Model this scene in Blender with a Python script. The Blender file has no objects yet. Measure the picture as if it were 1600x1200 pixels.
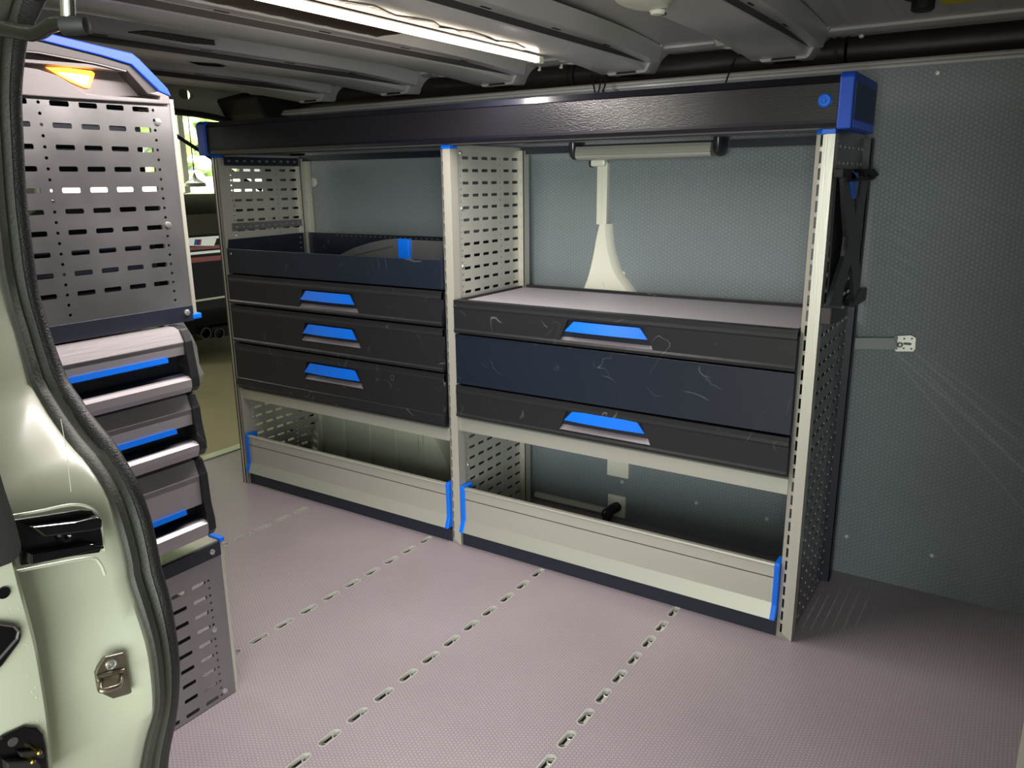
import bpy, bmesh, math, random
from mathutils import Vector, Matrix
random.seed(7)
S = bpy.context.scene
COL = S.collection
PI = math.pi

# ------------------------------------------------------------------ camera
F_PX = 1230.86; PITCH = 0.25228; YAW = 0.57834; ROLL = -0.01104
CAM = Vector((2.17732, -1.65806, 1.00686))
fw = Vector((-math.sin(YAW)*math.cos(PITCH), math.cos(YAW)*math.cos(PITCH), -math.sin(PITCH)))
r0 = Vector((math.cos(YAW), math.sin(YAW), 0)); u0 = r0.cross(fw)
rt = math.cos(ROLL)*r0 + math.sin(ROLL)*u0
up = -math.sin(ROLL)*r0 + math.cos(ROLL)*u0
cd = bpy.data.cameras.new('camera'); co = bpy.data.objects.new('camera', cd); COL.objects.link(co)
cd.sensor_width = 36; cd.sensor_fit = 'HORIZONTAL'; cd.lens = F_PX*36/1600; cd.clip_start = .01; cd.clip_end = 200
co.matrix_world = Matrix(((rt.x, up.x, -fw.x, CAM.x), (rt.y, up.y, -fw.y, CAM.y), (rt.z, up.z, -fw.z, CAM.z), (0, 0, 0, 1)))
S.camera = co

def at(px, py, ax, val):
    """point of the world where the sight line through a pixel meets the plane ax = val"""
    d = fw + rt*((px-800)/F_PX) - up*((py-600)/F_PX)
    i = 'xyz'.index(ax)
    return CAM + d*((val-CAM[i])/d[i])

# ------------------------------------------------------------------ world, lights, exposure
w = bpy.data.worlds.new('world'); S.world = w; w.use_nodes = True
bg = w.node_tree.nodes['Background']; bg.inputs[0].default_value = (.86, .92, .80, 1); bg.inputs[1].default_value = .75
S.view_settings.view_transform = 'Standard'; S.view_settings.look = 'None'
S.view_settings.exposure = 0.1; S.view_settings.gamma = 1.0; S.view_settings.use_curve_mapping = False

def area(name, loc, target, sx, sy, power, color):
    l = bpy.data.lights.new(name, 'AREA'); l.shape = 'RECTANGLE'; l.size = sx; l.size_y = sy; l.energy = power; l.color = color
    o = bpy.data.objects.new(name, l); COL.objects.link(o); o.location = loc
    o.rotation_euler = (Vector(target)-Vector(loc)).to_track_quat('-Z', 'Y').to_euler()
    return o
area('side_fill', (2.9, -4.2, 2.6), (1.6, 0, .6), 3.0, 1.2, 12, (.93, 1, .90))  # added fill light outside the side door, not a known garage lamp
area('daylight_side', (3.2, -3.7, .85), (1.2, .2, .62), 2.4, 1.5, 165, (.95, 1, .95))
t_led = area('light_strip_light', (1.128, -.49, 1.280), (1.128, -.49, 0), .012, 1.12, 15, (1, .93, .88)); t_led.rotation_euler = (0, 0, 0)
area('daylight_outside', (-7.9, 5.3, 4.5), (-10.5, 5.0, 1.3), 3, 3, 2500, (1, 1, .95))
area('rear_fill', (-3.2, -.6, 2.9), (-.3, .2, .3), 1.6, 3.0, 170, (1, .97, .86))  # added fill for daylight entering by the rear doors, not a known lamp

# ------------------------------------------------------------------ materials
def lin(c):
    c = c/255
    return c/12.92 if c <= .04045 else ((c+.055)/1.055)**2.4
def rgb(r, g, b): return (lin(r), lin(g), lin(b), 1)
MATS = {}
def mat(name, col, rough=.5, metal=0, bump=0, scale=200, spec=.5, emit=None, estr=0, trans=0, coat=0, vary=0, vscale=6, stretch=None, alpha=1):
    m = bpy.data.materials.new(name); m.use_nodes = True; nt = m.node_tree
    b = nt.nodes['Principled BSDF']
    b.inputs['Base Color'].default_value = rgb(*col); b.inputs['Roughness'].default_value = rough
    b.inputs['Metallic'].default_value = metal; b.inputs['Specular IOR Level'].default_value = spec
    b.inputs['Coat Weight'].default_value = coat; b.inputs['Coat Roughness'].default_value = .15
    b.inputs['Transmission Weight'].default_value = trans; b.inputs['Alpha'].default_value = alpha
    if emit: b.inputs['Emission Color'].default_value = rgb(*emit); b.inputs['Emission Strength'].default_value = estr
    tc = nt.nodes.new('ShaderNodeTexCoord'); mp = nt.nodes.new('ShaderNodeMapping')
    nt.links.new(tc.outputs['Object'], mp.inputs[0])
    if stretch: mp.inputs['Scale'].default_value = stretch
    if bump:
        n = nt.nodes.new('ShaderNodeTexNoise'); n.inputs['Scale'].default_value = scale; n.inputs['Detail'].default_value = 3
        nt.links.new(mp.outputs[0], n.inputs[0])
        bp = nt.nodes.new('ShaderNodeBump'); bp.inputs['Strength'].default_value = bump; bp.inputs['Distance'].default_value = .002
        nt.links.new(n.outputs[0], bp.inputs['Height']); nt.links.new(bp.outputs[0], b.inputs['Normal'])
    if vary:
        n2 = nt.nodes.new('ShaderNodeTexNoise'); n2.inputs['Scale'].default_value = vscale; n2.inputs['Detail'].default_value = 6
        nt.links.new(mp.outputs[0], n2.inputs[0])
        mr = nt.nodes.new('ShaderNodeMapRange'); mr.inputs[1].default_value = .3; mr.inputs[2].default_value = .7
        mr.inputs[3].default_value = 1-vary; mr.inputs[4].default_value = 1+vary
        nt.links.new(n2.outputs[0], mr.inputs[0])
        mx = nt.nodes.new('ShaderNodeVectorMath'); mx.operation = 'SCALE'; mx.inputs[0].default_value = rgb(*col)[:3]
        nt.links.new(mr.outputs[0], mx.inputs['Scale']); nt.links.new(mx.outputs[0], b.inputs['Base Color'])
        mr2 = nt.nodes.new('ShaderNodeMapRange'); mr2.inputs[1].default_value = .3; mr2.inputs[2].default_value = .7
        mr2.inputs[3].default_value = rough*.85; mr2.inputs[4].default_value = min(1, rough*1.15)
        nt.links.new(n2.outputs[0], mr2.inputs[0]); nt.links.new(mr2.outputs[0], b.inputs['Roughness'])
    MATS[name] = m
    return m

def hexmat(name, col, groove, pitch, rough, plane, bstr, scratches=False, lines=None, dist=.0006):
    """sheet with a pressed honeycomb of small dimples"""
    m = mat(name, col, rough); nt = m.node_tree; b = nt.nodes['Principled BSDF']
    tc = nt.nodes.new('ShaderNodeTexCoord'); geo = nt.nodes.new('ShaderNodeNewGeometry')
    k = 2*PI/(pitch*math.sqrt(3)/2)
    prev = None
    for a in (0, PI/3, 2*PI/3):
        d = (math.cos(a), math.sin(a), 0) if plane == 'z' else (math.cos(a), 0, math.sin(a))
        v = nt.nodes.new('ShaderNodeVectorMath'); v.operation = 'DOT_PRODUCT'; v.inputs[1].default_value = [q*k for q in d]
        nt.links.new(geo.outputs['Position'], v.inputs[0])
        c = nt.nodes.new('ShaderNodeMath'); c.operation = 'COSINE'; nt.links.new(v.outputs['Value'], c.inputs[0])
        if prev:
            s = nt.nodes.new('ShaderNodeMath'); s.operation = 'ADD'; nt.links.new(prev.outputs[0], s.inputs[0]); nt.links.new(c.outputs[0], s.inputs[1]); prev = s
        else: prev = c
    mr = nt.nodes.new('ShaderNodeMapRange'); mr.inputs[1].default_value = (-1.35 if plane == 'z' else -1.5); mr.inputs[2].default_value = (-.55 if plane == 'z' else .4); mr.interpolation_type = 'SMOOTHSTEP'
    nt.links.new(prev.outputs[0], mr.inputs[0])
    bp = nt.nodes.new('ShaderNodeBump'); bp.inputs['Strength'].default_value = bstr; bp.inputs['Distance'].default_value = dist
    nt.links.new(mr.outputs[0], bp.inputs['Height']); nt.links.new(bp.outputs[0], b.inputs['Normal'])
    mx = nt.nodes.new('ShaderNodeMix'); mx.data_type = 'RGBA'; mx.inputs['A'].default_value = rgb(*groove); mx.inputs['B'].default_value = rgb(*col)
    nt.links.new(mr.outputs[0], mx.inputs['Factor'])
    # wear: dull cloudy dirt and a few pale scuffs
    n = nt.nodes.new('ShaderNodeTexNoise'); n.inputs['Scale'].default_value = 3; n.inputs['Detail'].default_value = 8
    nt.links.new(geo.outputs['Position'], n.inputs[0])
    m2 = nt.nodes.new('ShaderNodeMapRange'); m2.inputs[1].default_value = .3; m2.inputs[2].default_value = .75; m2.inputs[3].default_value = 1.05; m2.inputs[4].default_value = .9
    nt.links.new(n.outputs[0], m2.inputs[0])
    sc = nt.nodes.new('ShaderNodeVectorMath'); sc.operation = 'SCALE'
    nt.links.new(mx.outputs['Result'], sc.inputs[0]); nt.links.new(m2.outputs[0], sc.inputs['Scale'])
    n3 = nt.nodes.new('ShaderNodeTexNoise'); n3.inputs['Scale'].default_value = 16; n3.inputs['Detail'].default_value = 10; n3.inputs['Roughness'].default_value = .7
    nt.links.new(geo.outputs['Position'], n3.inputs[0])
    m3 = nt.nodes.new('ShaderNodeMapRange'); m3.inputs[1].default_value = .68; m3.inputs[2].default_value = .76; m3.inputs[4].default_value = .35 if scratches else .1
    nt.links.new(n3.outputs[0], m3.inputs[0])
    mx2 = nt.nodes.new('ShaderNodeMix'); mx2.data_type = 'RGBA'; nt.links.new(m3.outputs[0], mx2.inputs['Factor'])
    nt.links.new(sc.outputs[0], mx2.inputs['A']); mx2.inputs['B'].default_value = rgb(190, 180, 182)
    last = mx2
    for (xa, za, xb, zb) in (lines or []):  # faint paler diagonal lines mixed over the sheet colour
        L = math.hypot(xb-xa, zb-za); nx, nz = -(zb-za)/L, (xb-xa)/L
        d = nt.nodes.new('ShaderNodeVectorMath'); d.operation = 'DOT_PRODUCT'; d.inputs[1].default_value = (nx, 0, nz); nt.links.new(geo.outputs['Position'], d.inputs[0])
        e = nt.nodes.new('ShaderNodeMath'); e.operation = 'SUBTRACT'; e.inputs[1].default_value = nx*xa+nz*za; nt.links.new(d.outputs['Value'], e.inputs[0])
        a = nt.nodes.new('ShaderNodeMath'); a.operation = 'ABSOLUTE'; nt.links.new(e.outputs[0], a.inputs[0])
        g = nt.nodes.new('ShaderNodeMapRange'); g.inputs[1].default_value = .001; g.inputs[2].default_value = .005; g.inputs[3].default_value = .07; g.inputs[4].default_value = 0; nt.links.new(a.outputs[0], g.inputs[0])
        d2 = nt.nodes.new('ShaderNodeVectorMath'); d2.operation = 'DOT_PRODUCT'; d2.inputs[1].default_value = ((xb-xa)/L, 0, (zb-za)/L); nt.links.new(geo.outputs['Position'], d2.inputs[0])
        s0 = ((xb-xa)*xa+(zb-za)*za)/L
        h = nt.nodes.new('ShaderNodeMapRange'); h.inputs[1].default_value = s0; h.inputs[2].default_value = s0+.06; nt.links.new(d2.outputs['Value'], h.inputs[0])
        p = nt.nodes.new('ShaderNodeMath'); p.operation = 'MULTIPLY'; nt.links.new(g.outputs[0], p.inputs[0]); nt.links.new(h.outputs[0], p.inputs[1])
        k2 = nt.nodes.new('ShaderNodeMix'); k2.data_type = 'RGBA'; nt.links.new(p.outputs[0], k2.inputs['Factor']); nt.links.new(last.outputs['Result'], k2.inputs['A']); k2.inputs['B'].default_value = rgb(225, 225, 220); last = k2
    nt.links.new(last.outputs['Result'], b.inputs['Base Color'])
    return m

def scuffed(name, col, rough, scr=(120, 120, 122), amount=.5, spec=.5):
    """dark plastic or enamel with thin pale scratches"""
    m = mat(name, col, rough, bump=.15, scale=900, spec=spec); nt = m.node_tree; b = nt.nodes['Principled BSDF']
    geo = nt.nodes.new('ShaderNodeNewGeometry'); prev = None
    for i, (rot, th) in enumerate((((.4, .3, .9), .0035), ((1.1, .8, .2), .003))):
        mp = nt.nodes.new('ShaderNodeMapping'); mp.inputs['Rotation'].default_value = rot; mp.inputs['Scale'].default_value = (1, 1, 1)
        nt.links.new(geo.outputs['Position'], mp.inputs[0])
        n = nt.nodes.new('ShaderNodeTexNoise'); n.inputs['Scale'].default_value = 5+3*i; n.inputs['Detail'].default_value = 2; n.inputs['Distortion'].default_value = .6
        nt.links.new(mp.outputs[0], n.inputs[0])
        s = nt.nodes.new('ShaderNodeMath'); s.operation = 'SUBTRACT'; s.inputs[1].default_value = .5; nt.links.new(n.outputs[0], s.inputs[0])
        a = nt.nodes.new('ShaderNodeMath'); a.operation = 'ABSOLUTE'; nt.links.new(s.outputs[0], a.inputs[0])
        l = nt.nodes.new('ShaderNodeMath'); l.operation = 'LESS_THAN'; l.inputs[1].default_value = th; nt.links.new(a.outputs[0], l.inputs[0])
        g = nt.nodes.new('ShaderNodeTexNoise'); g.inputs['Scale'].default_value = 11+5*i; g.inputs['Detail'].default_value = 1
        nt.links.new(geo.outputs['Position'], g.inputs[0])
        g2 = nt.nodes.new('ShaderNodeMapRange'); g2.inputs[1].default_value = .57; g2.inputs[2].default_value = .66; g2.inputs[4].default_value = amount
        nt.links.new(g.outputs[0], g2.inputs[0])
        p = nt.nodes.new('ShaderNodeMath'); p.operation = 'MULTIPLY'; nt.links.new(l.outputs[0], p.inputs[0]); nt.links.new(g2.outputs[0], p.inputs[1])
        if prev:
            q = nt.nodes.new('ShaderNodeMath'); q.operation = 'MAXIMUM'; nt.links.new(prev.outputs[0], q.inputs[0]); nt.links.new(p.outputs[0], q.inputs[1]); prev = q
        else: prev = p
    mx = nt.nodes.new('ShaderNodeMix'); mx.data_type = 'RGBA'; mx.inputs['A'].default_value = rgb(*col); mx.inputs['B'].default_value = rgb(*scr)
    nt.links.new(prev.outputs[0], mx.inputs['Factor']); nt.links.new(mx.outputs['Result'], b.inputs['Base Color'])
    return m

floor_m = hexmat('floor_sheet', (165, 153, 159), (131, 121, 127), .0078, .42, 'z', .5, True)
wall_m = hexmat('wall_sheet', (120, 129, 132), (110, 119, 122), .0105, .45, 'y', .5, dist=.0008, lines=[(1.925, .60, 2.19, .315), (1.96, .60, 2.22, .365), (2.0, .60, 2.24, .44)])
white_paint = mat('white_body_paint', (166, 170, 152), .36, coat=.25, vary=.02, vscale=4)
roof_paint = mat('roof_primer_paint', (176, 174, 172), .33, coat=.2, vary=.05, vscale=5)
rubber = mat('black_rubber', (25, 25, 25), .5, bump=.5, scale=500)
gasket = mat('grey_green_gasket', (52, 54, 48), .55, bump=.3, scale=300)
black_pl = scuffed('charcoal_plastic', (33, 33, 36), .42, amount=.45, spec=.35)
navy = scuffed('navy_enamel', (23, 31, 44), .38, amount=.3)
navy_d = mat('dark_navy_steel', (28, 33, 46), .45, bump=.1, scale=600)
blue = mat('blue_plastic', (0, 104, 222), .38)
blue_d = mat('deep_blue_plastic', (8, 74, 190), .45)
alu = mat('brushed_aluminium', (186, 183, 172), .42, metal=.45, bump=.12, scale=300, stretch=(1, 1, .05), vary=.03, vscale=8)
alu_h = mat('brushed_aluminium_rail', (190, 189, 178), .42, metal=.55, bump=.1, scale=300, stretch=(.05, 1, 1), vary=.03, vscale=8)
alu_p = mat('anodised_drawer_aluminium', (164, 158, 162), .4, metal=.5, bump=.1, scale=300, stretch=(1, .05, 1))
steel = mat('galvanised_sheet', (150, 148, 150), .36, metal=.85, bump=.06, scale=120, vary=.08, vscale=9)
steel_lit = mat('lit_galvanised_sheet', (186, 184, 176), .4, metal=.45, bump=.06, scale=120, vary=.06, vscale=9)  # same sheet as steel, coloured paler where the rack panels are brighter lit
zinc = mat('zinc_plated_steel', (200, 200, 196), .3, metal=.85, vary=.05)
chrome = mat('polished_metal', (215, 215, 210), .12, metal=1)
striker_m = mat('bronze_grey_striker_metal', (150, 142, 126), .3, metal=.9, vary=.06, vscale=40)
glossblk = mat('gloss_black', (10, 10, 11), .15, spec=.6)
matblk = mat('matt_black', (16, 16, 16), .65)
brownblk = mat('brown_black_trim', (34, 26, 22), .45, bump=.2, scale=60)
boxm = mat('black_brushed_extrusion', (26, 25, 30), .27, bump=.22, scale=420, stretch=(.3, 1, 1), spec=.7)
box_edge = mat('dark_blue_black_edge', (16, 17, 26), .3)
lid_m = mat('grey_felt_lid', (158, 154, 160), .6, bump=.1, scale=900)
cream = mat('cream_plastic', (214, 214, 198), .35)
greyhouse = mat('grey_housing_plastic', (112, 106, 108), .5, bump=.2, scale=800)
dkhouse = mat('dark_grey_housing', (60, 55, 56), .45)
smoke = mat('smoked_clear_plastic', (120, 122, 122), .15, trans=.6, spec=.5)
led = mat('led_strip_glow', (255, 246, 228), .5, emit=(255, 238, 214), estr=9)
amber = mat('amber_lamp_glow', (255, 170, 60), .4, emit=(255, 150, 45), estr=6)
amber_c = mat('amber_lamp_core_glow', (255, 220, 150), .4, emit=(255, 214, 140), estr=10)
yellow = mat('yellow_sticker', (196, 180, 20), .5)
concrete = mat('olive_concrete', (160, 152, 118), .3, vary=.08, vscale=1.2, bump=.05, scale=40)
carpaint = mat('black_car_paint', (4, 4, 5), .08, coat=.05, spec=.18)
carglass = mat('grey_reflection_car_glass', (70, 69, 60), .2, spec=.5)  # base colour lightened to stand in for a grey reflection
redlens = mat('red_tail_lens', (150, 12, 10), .12, coat=1)
leaf = mat('green_leaves', (205, 222, 172), .6, vary=.35, vscale=8)
garagewall = mat('garage_wall_paint', (146, 146, 134), .6, vary=.05)
film = mat('silver_plastic_film', (235, 240, 238), .22, trans=.35, bump=.8, scale=30)
mesh_b = mat('black_mesh_fabric', (22, 22, 22), .5)
white_b = mat('bright_window_frame', (235, 235, 225), .4)
bm_blue = mat('badge_blue', (40, 90, 200), .3); bm_red = mat('badge_red', (205, 30, 40), .3); bm_dark = mat('badge_dark_blue', (20, 30, 110), .3)
drop = mat('water_droplets', (225, 230, 222), .03, trans=.5, spec=.8)

slot_m = mat('dull_slot_metal', (205, 205, 198), .35, metal=.35)
# ------------------------------------------------------------------ mesh helpers
def NB(): return bmesh.new()
def box(bm, x0, x1, y0, y1, z0, z1):
    v = [bm.verts.new((x, y, z)) for x in (x0, x1) for y in (y0, y1) for z in (z0, z1)]
    for f in ((0, 1, 3, 2), (4, 6, 7, 5), (0, 4, 5, 1), (2, 3, 7, 6), (0, 2, 6, 4), (1, 5, 7, 3)): bm.faces.new([v[i] for i in f])
def prism(bm, pts, vec):
    """closed polygon of 3-D points swept along vec"""
    vec = Vector(vec); a = [bm.verts.new(p) for p in pts]; b = [bm.verts.new(Vector(p)+vec) for p in pts]
    bm.faces.new(a); bm.faces.new(b[::-1]); n = len(a)
    for i in range(n): bm.faces.new([a[i], b[i], b[(i+1) % n], a[(i+1) % n]])
def xprism(bm, prof, x0, x1): prism(bm, [(x0, y, z) for y, z in prof], (x1-x0, 0, 0))
def yprism(bm, prof, y0, y1): prism(bm, [(x, y0, z) for x, z in prof], (0, y1-y0, 0))
def frame_at(d):
    d = d.normalized(); h = Vector((0, 0, 1)) if abs(d.z) < .9 else Vector((1, 0, 0))
    a = d.cross(h).normalized(); return a, d.cross(a).normalized()
def tube(bm, pts, r, n=10, caps=True):
    pts = [Vector(p) for p in pts]; rings = []
    rs = r if isinstance(r, (list, tuple)) else [r]*len(pts)
    a = b = None
    for i, p in enumerate(pts):
        d = (pts[min(i+1, len(pts)-1)]-pts[max(i-1, 0)])
        if a is None: a, b = frame_at(d)
        else:
            dn = d.normalized(); a = (a-dn*a.dot(dn)).normalized(); b = dn.cross(a)
        rings.append([bm.verts.new(p+a*rs[i]*math.cos(2*PI*k/n)+b*rs[i]*math.sin(2*PI*k/n)) for k in range(n)])
    for i in range(len(rings)-1):
        for k in range(n): bm.faces.new([rings[i][k], rings[i][(k+1) % n], rings[i+1][(k+1) % n], rings[i+1][k]])
    if caps: bm.faces.new(rings[0][::-1]); bm.faces.new(rings[-1])
def cyl(bm, p, q, r, n=16, r2=None): tube(bm, [p, q], [r, r if r2 is None else r2], n)
def lathe(bm, c, axis, prof, n=20):
    """prof = [(distance along axis, radius)]"""
    c = Vector(c); d = Vector(axis).normalized(); a, b = frame_at(d); rings = []
    for h, r in prof:
        rings.append([bm.verts.new(c+d*h+a*max(r, 1e-5)*math.cos(2*PI*k/n)+b*max(r, 1e-5)*math.sin(2*PI*k/n)) for k in range(n)])
    for i in range(len(rings)-1):
        for k in range(n): bm.faces.new([rings[i][k], rings[i][(k+1) % n], rings[i+1][(k+1) % n], rings[i+1][k]])
    bm.faces.new(rings[0][::-1]); bm.faces.new(rings[-1])
def loft(bm, curves, thick=None):
    g = [[bm.verts.new(p) for p in c] for c in curves]
    for i in range(len(g)-1):
        for k in range(len(g[0])-1): bm.faces.new([g[i][k], g[i][k+1], g[i+1][k+1], g[i+1][k]])
def cr(pts, n=6):
    """Catmull-Rom through points"""
    P = [Vector(p) for p in pts]; P = [2*P[0]-P[1]]+P+[2*P[-1]-P[-2]]; out = []
    for i in range(1, len(P)-2):
        for k in range(n):
            t = k/n; a, b, c, d = P[i-1:i+3]
            out.append(.5*((2*b)+(-a+c)*t+(2*a-5*b+4*c-d)*t*t+(-a+3*b-3*c+d)*t**3))
    return out+[P[-2]]
def stad(cx, cy, L, W, n=3, ang=0):
    """rounded slot outline, long side along the first axis"""
    r = W/2; e = L/2-r; pts = []
    for k in range(n+1): a = -PI/2+PI*k/n; pts.append((cx+e+r*math.cos(a), cy+r*math.sin(a)))
    for k in range(n+1): a = PI/2+PI*k/n; pts.append((cx-e+r*math.cos(a), cy+r*math.sin(a)))
    return pts
def rrect(cx, cy, L, W, r=.0015): 
    return [(cx-L/2+r, cy-W/2), (cx+L/2-r, cy-W/2), (cx+L/2, cy-W/2+r), (cx+L/2, cy+W/2-r), (cx+L/2-r, cy+W/2), (cx-L/2+r, cy+W/2), (cx-L/2, cy+W/2-r), (cx-L/2, cy-W/2+r)]
def disc(cx, cy, r, n=10): return [(cx+r*math.cos(2*PI*k/n), cy+r*math.sin(2*PI*k/n)) for k in range(n)]
def holed(outline, holes, thick, place):
    """mesh of a plate with real holes; place(u, v, w) gives the 3-D point"""
    cu = bpy.data.curves.new('tmp', 'CURVE'); cu.dimensions = '2D'; cu.fill_mode = 'BOTH'; cu.extrude = thick/2
    for loop in [outline]+holes:
        s = cu.splines.new('POLY'); s.points.add(len(loop)-1); s.use_cyclic_u = True
        for i, p in enumerate(loop): s.points[i].co = (p[0], p[1], 0, 1)
    o = bpy.data.objects.new('tmp', cu); COL.objects.link(o); dg = bpy.context.evaluated_depsgraph_get()
    me = bpy.data.meshes.new_from_object(o.evaluated_get(dg)); bpy.data.objects.remove(o); bpy.data.curves.remove(cu)
    bm = NB(); bm.from_mesh(me); bpy.data.meshes.remove(me)
    for v in bm.verts: v.co = place(*v.co)
    return bm

def obj(name, bm, m, parent=None, bevel=0, smooth=False, label=None, kind=None, seg=2, rn=True):
    if rn: bmesh.ops.recalc_face_normals(bm, faces=bm.faces)
    me = bpy.data.meshes.new(name)
    if parent: off = PLOC[parent]
    else:
        xs = [v.co for v in bm.verts]
        off = Vector(((min(p.x for p in xs)+max(p.x for p in xs))/2, (min(p.y for p in xs)+max(p.y for p in xs))/2, min(p.z for p in xs)))
    for v in bm.verts: v.co -= off
    bm.to_mesh(me); bm.free(); me.materials.append(m)
    if smooth:
        for p in me.polygons: p.use_smooth = True
        me.set_sharp_from_angle(angle=math.radians(38))
    o = bpy.data.objects.new(name, me); COL.objects.link(o)
    if parent: o.parent = parent
    else: o.location = off
    PLOC[o] = off if not parent else PLOC[parent]
    if bevel:
        b = o.modifiers.new('bevel', 'BEVEL'); b.width = bevel; b.segments = seg; b.limit_method = 'ANGLE'; b.angle_limit = math.radians(40)
    if label: o['label'] = label
    if kind: o['kind'] = kind
    return o
PLOC = {}
def islands(name, bm, m, parent, **k):
    """one object per loose piece"""
    seen = set(); comps = []
    for v in bm.verts:
        if v in seen: continue
        st = [v]; comp = set(); seen.add(v)
        while st:
            u = st.pop(); comp.add(u)
            for e in u.link_edges:
                q = e.other_vert(u)
                if q not in seen: seen.add(q); st.append(q)
        comps.append(comp)
    out = []
    for comp in comps:
        nb = NB(); mp = {v: nb.verts.new(v.co) for v in comp}
        for f in bm.faces:
            if f.verts[0] in comp: nb.faces.new([mp[v] for v in f.verts])
        out.append(obj(name, nb, m, parent, **k))
    bm.free(); return out
def thing(name, loc, label, cat, group=None):
    o = bpy.data.objects.new(name, None); COL.objects.link(o); o.location = loc; o.empty_display_size = .05
    PLOC[o] = Vector(loc); o['label'] = label; o['category'] = cat
    if group: o['group'] = group
    return o
def tag(o, label, cat, group=None, kind=None):
    o['label'] = label; o['category'] = cat
    if group: o['group'] = group
    if kind: o['kind'] = kind
    return o
def struct(name, bm, m, **k): return obj(name, bm, m, kind='structure', **k)

# ------------------------------------------------------------------ the cargo bay shell
WY = .39                                   # inner face of the far side wall
rows = [(.338, [at(*p, 'z', 0).y for p in ((373, 840), (405, 824), (432, 812), (461, 800), (487, 788))], (.030, .009)),
        (.813, None, None), (1.193, None, None), (1.571, None, None)]
slot_rows = {.338: [-.68+.0755*i for i in range(9)], .813: [-.79+.0755*i for i in range(11)],
             1.193: [-.865-.0755+.0755*i for i in range(13)], 1.571: [-.632-.0755*3+.0755*i for i in range(12)]}
holes = [stad(x, y, .019, .052) if False else [(a, b) for a, b in [(x+q, y+p) for p, q in stad(0, 0, .054, .019, 5)]] for x, ys in slot_rows.items() for y in ys]
bm = holed([(-.36, -1.30), (2.62, -1.30), (2.62, WY+.03), (-.36, WY+.03)], holes, .008, lambda u, v, w: Vector((u, v, w-.004)))
struct('floor', bm, floor_m)
for x, ys in slot_rows.items():
    lab = {.338: 'row of recessed metal lashing slots nearest the open rear doors', .813: 'second row of recessed metal lashing slots, starting below the left trough',
           1.193: 'third row of recessed metal lashing slots, from the right trough to the bottom edge',
           1.571: 'row of recessed metal lashing slots nearest the right end of the shelving'}[x]
    t = thing('lashing_rail', (x, ys[0], -.02), lab, 'floor rail', 'lashing rails let into the grey van floor')
    b = NB(); box(b, x-.016, x+.016, ys[0]-.04, ys[-1]+.04, -.024, -.0125); obj('rail_base', b, steel, t)
    for y in ys:
        b = NB()
        # a keyhole plate: raised rim, waisted web and two round bosses
        rim = holed([(x+q, y+p) for p, q in stad(0, 0, .054, .019, 5)], [[(x+q, y+p) for p, q in stad(0, 0, .050, .0155, 5)]], .008, lambda u, v, w_: Vector((u, v, w_-.0035)))
        me = bpy.data.meshes.new('t'); rim.to_mesh(me); rim.free(); b.from_mesh(me); bpy.data.meshes.remove(me)
        for s in (-1, 1):
            lathe(b, (x, y+s*.016, -.0128), (0, 0, 1), [(0, .0082), (.006, .0074), (.0065, .0058), (.002, .005), (.002, .0001)], 14)
        box(b, x-.0022, x+.0022, y-.009, y+.009, -.0128, -.0085)
        obj('slot_insert', b, slot_m, t, smooth=True)
        b = NB()
        for s in (-1, 1): cyl(b, (x, y+s*.016, -.0108), (x, y+s*.016, -.0100), .0046, 12)
        islands('slot_hole', b, matblk, t)

# far side wall with a service hatch opening above the lower trough left as a solid sheet
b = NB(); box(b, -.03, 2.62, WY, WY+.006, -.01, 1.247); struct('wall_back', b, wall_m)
# partition behind the cab
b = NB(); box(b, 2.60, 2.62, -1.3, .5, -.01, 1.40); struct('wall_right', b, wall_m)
# pale body rail running above the wall sheet
b = NB(); xprism(b, [(WY-.004, 1.243), (WY-.004, 1.250), (WY+.003, 1.252), (WY+.004, 1.258), (WY+.012, 1.2625), (WY+.05, 1.2625), (WY+.05, 1.243)], -.30, 2.62)
struct('trim_1', b, roof_paint, bevel=.002)
# outer body skin behind the rail, and the dark trim tube in the cavity
b = NB(); box(b, -.36, 2.62, .60, .62, -.05, 1.45); struct('trim_2', b, matblk)
t = thing('airbag_cover', (1.2, .5, 1.28), 'long brown-black padded tube in the cavity between wall rail and roof', 'trim')
for x0, x1 in ((-.25, 1.02), (1.025, 1.75), (1.757, 2.6)):
    b = NB(); pr = [(.50+.055*math.cos(a), 1.298+.042*math.sin(a)) for a in [2*PI*i/16 for i in range(16)]]; xprism(b, pr, x0, x1)
    obj('cover_section', b, brownblk, t, smooth=True)
    b = NB(); pr = [(.50+.058*math.cos(a), 1.298+.045*math.sin(a)) for a in [2*PI*i/16 for i in range(16)]]; xprism(b, pr, x1-.022, x1-.014); obj('clamp_band', b, matblk, t, smooth=True)

# ------------------------------------------------------------------ roof
def roof_z(y):
    return 1.372-.035*max(0, (y+.35)/.8)**2 - .05*max(0, (-.75-y)/.5)**2
ys = [-1.28+.0865*i for i in range(21)]
b = NB(); loft(b, [[(x, y, roof_z(y)) for y in ys] for x in [-.36+.1*i for i in range(31)]]); loft(b, [[(x, y, roof_z(y)+.03) for y in ys] for x in (-.36, 2.64)])
struct('ceiling', b, roof_paint, smooth=True)
b = NB()
for x0 in (1.76, 1.86, 1.95, 2.04):
    loft(b, [[(x0+dx, y, roof_z(y)-dz) for y in (-1.1, -.6, -.2, 0, .2, .36)] for dx, dz in ((0, .0), (.012, .006), (.02, .006), (.03, 0))])
loft(b, [[(x, y, z) for x in (-.36, 2.62)] for y, z in ((.40, 1.352), (.405, 1.335), (.43, 1.328), (.46, 1.330), (.475, 1.345))])
struct('trim_3', b, roof_paint, smooth=True)

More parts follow.
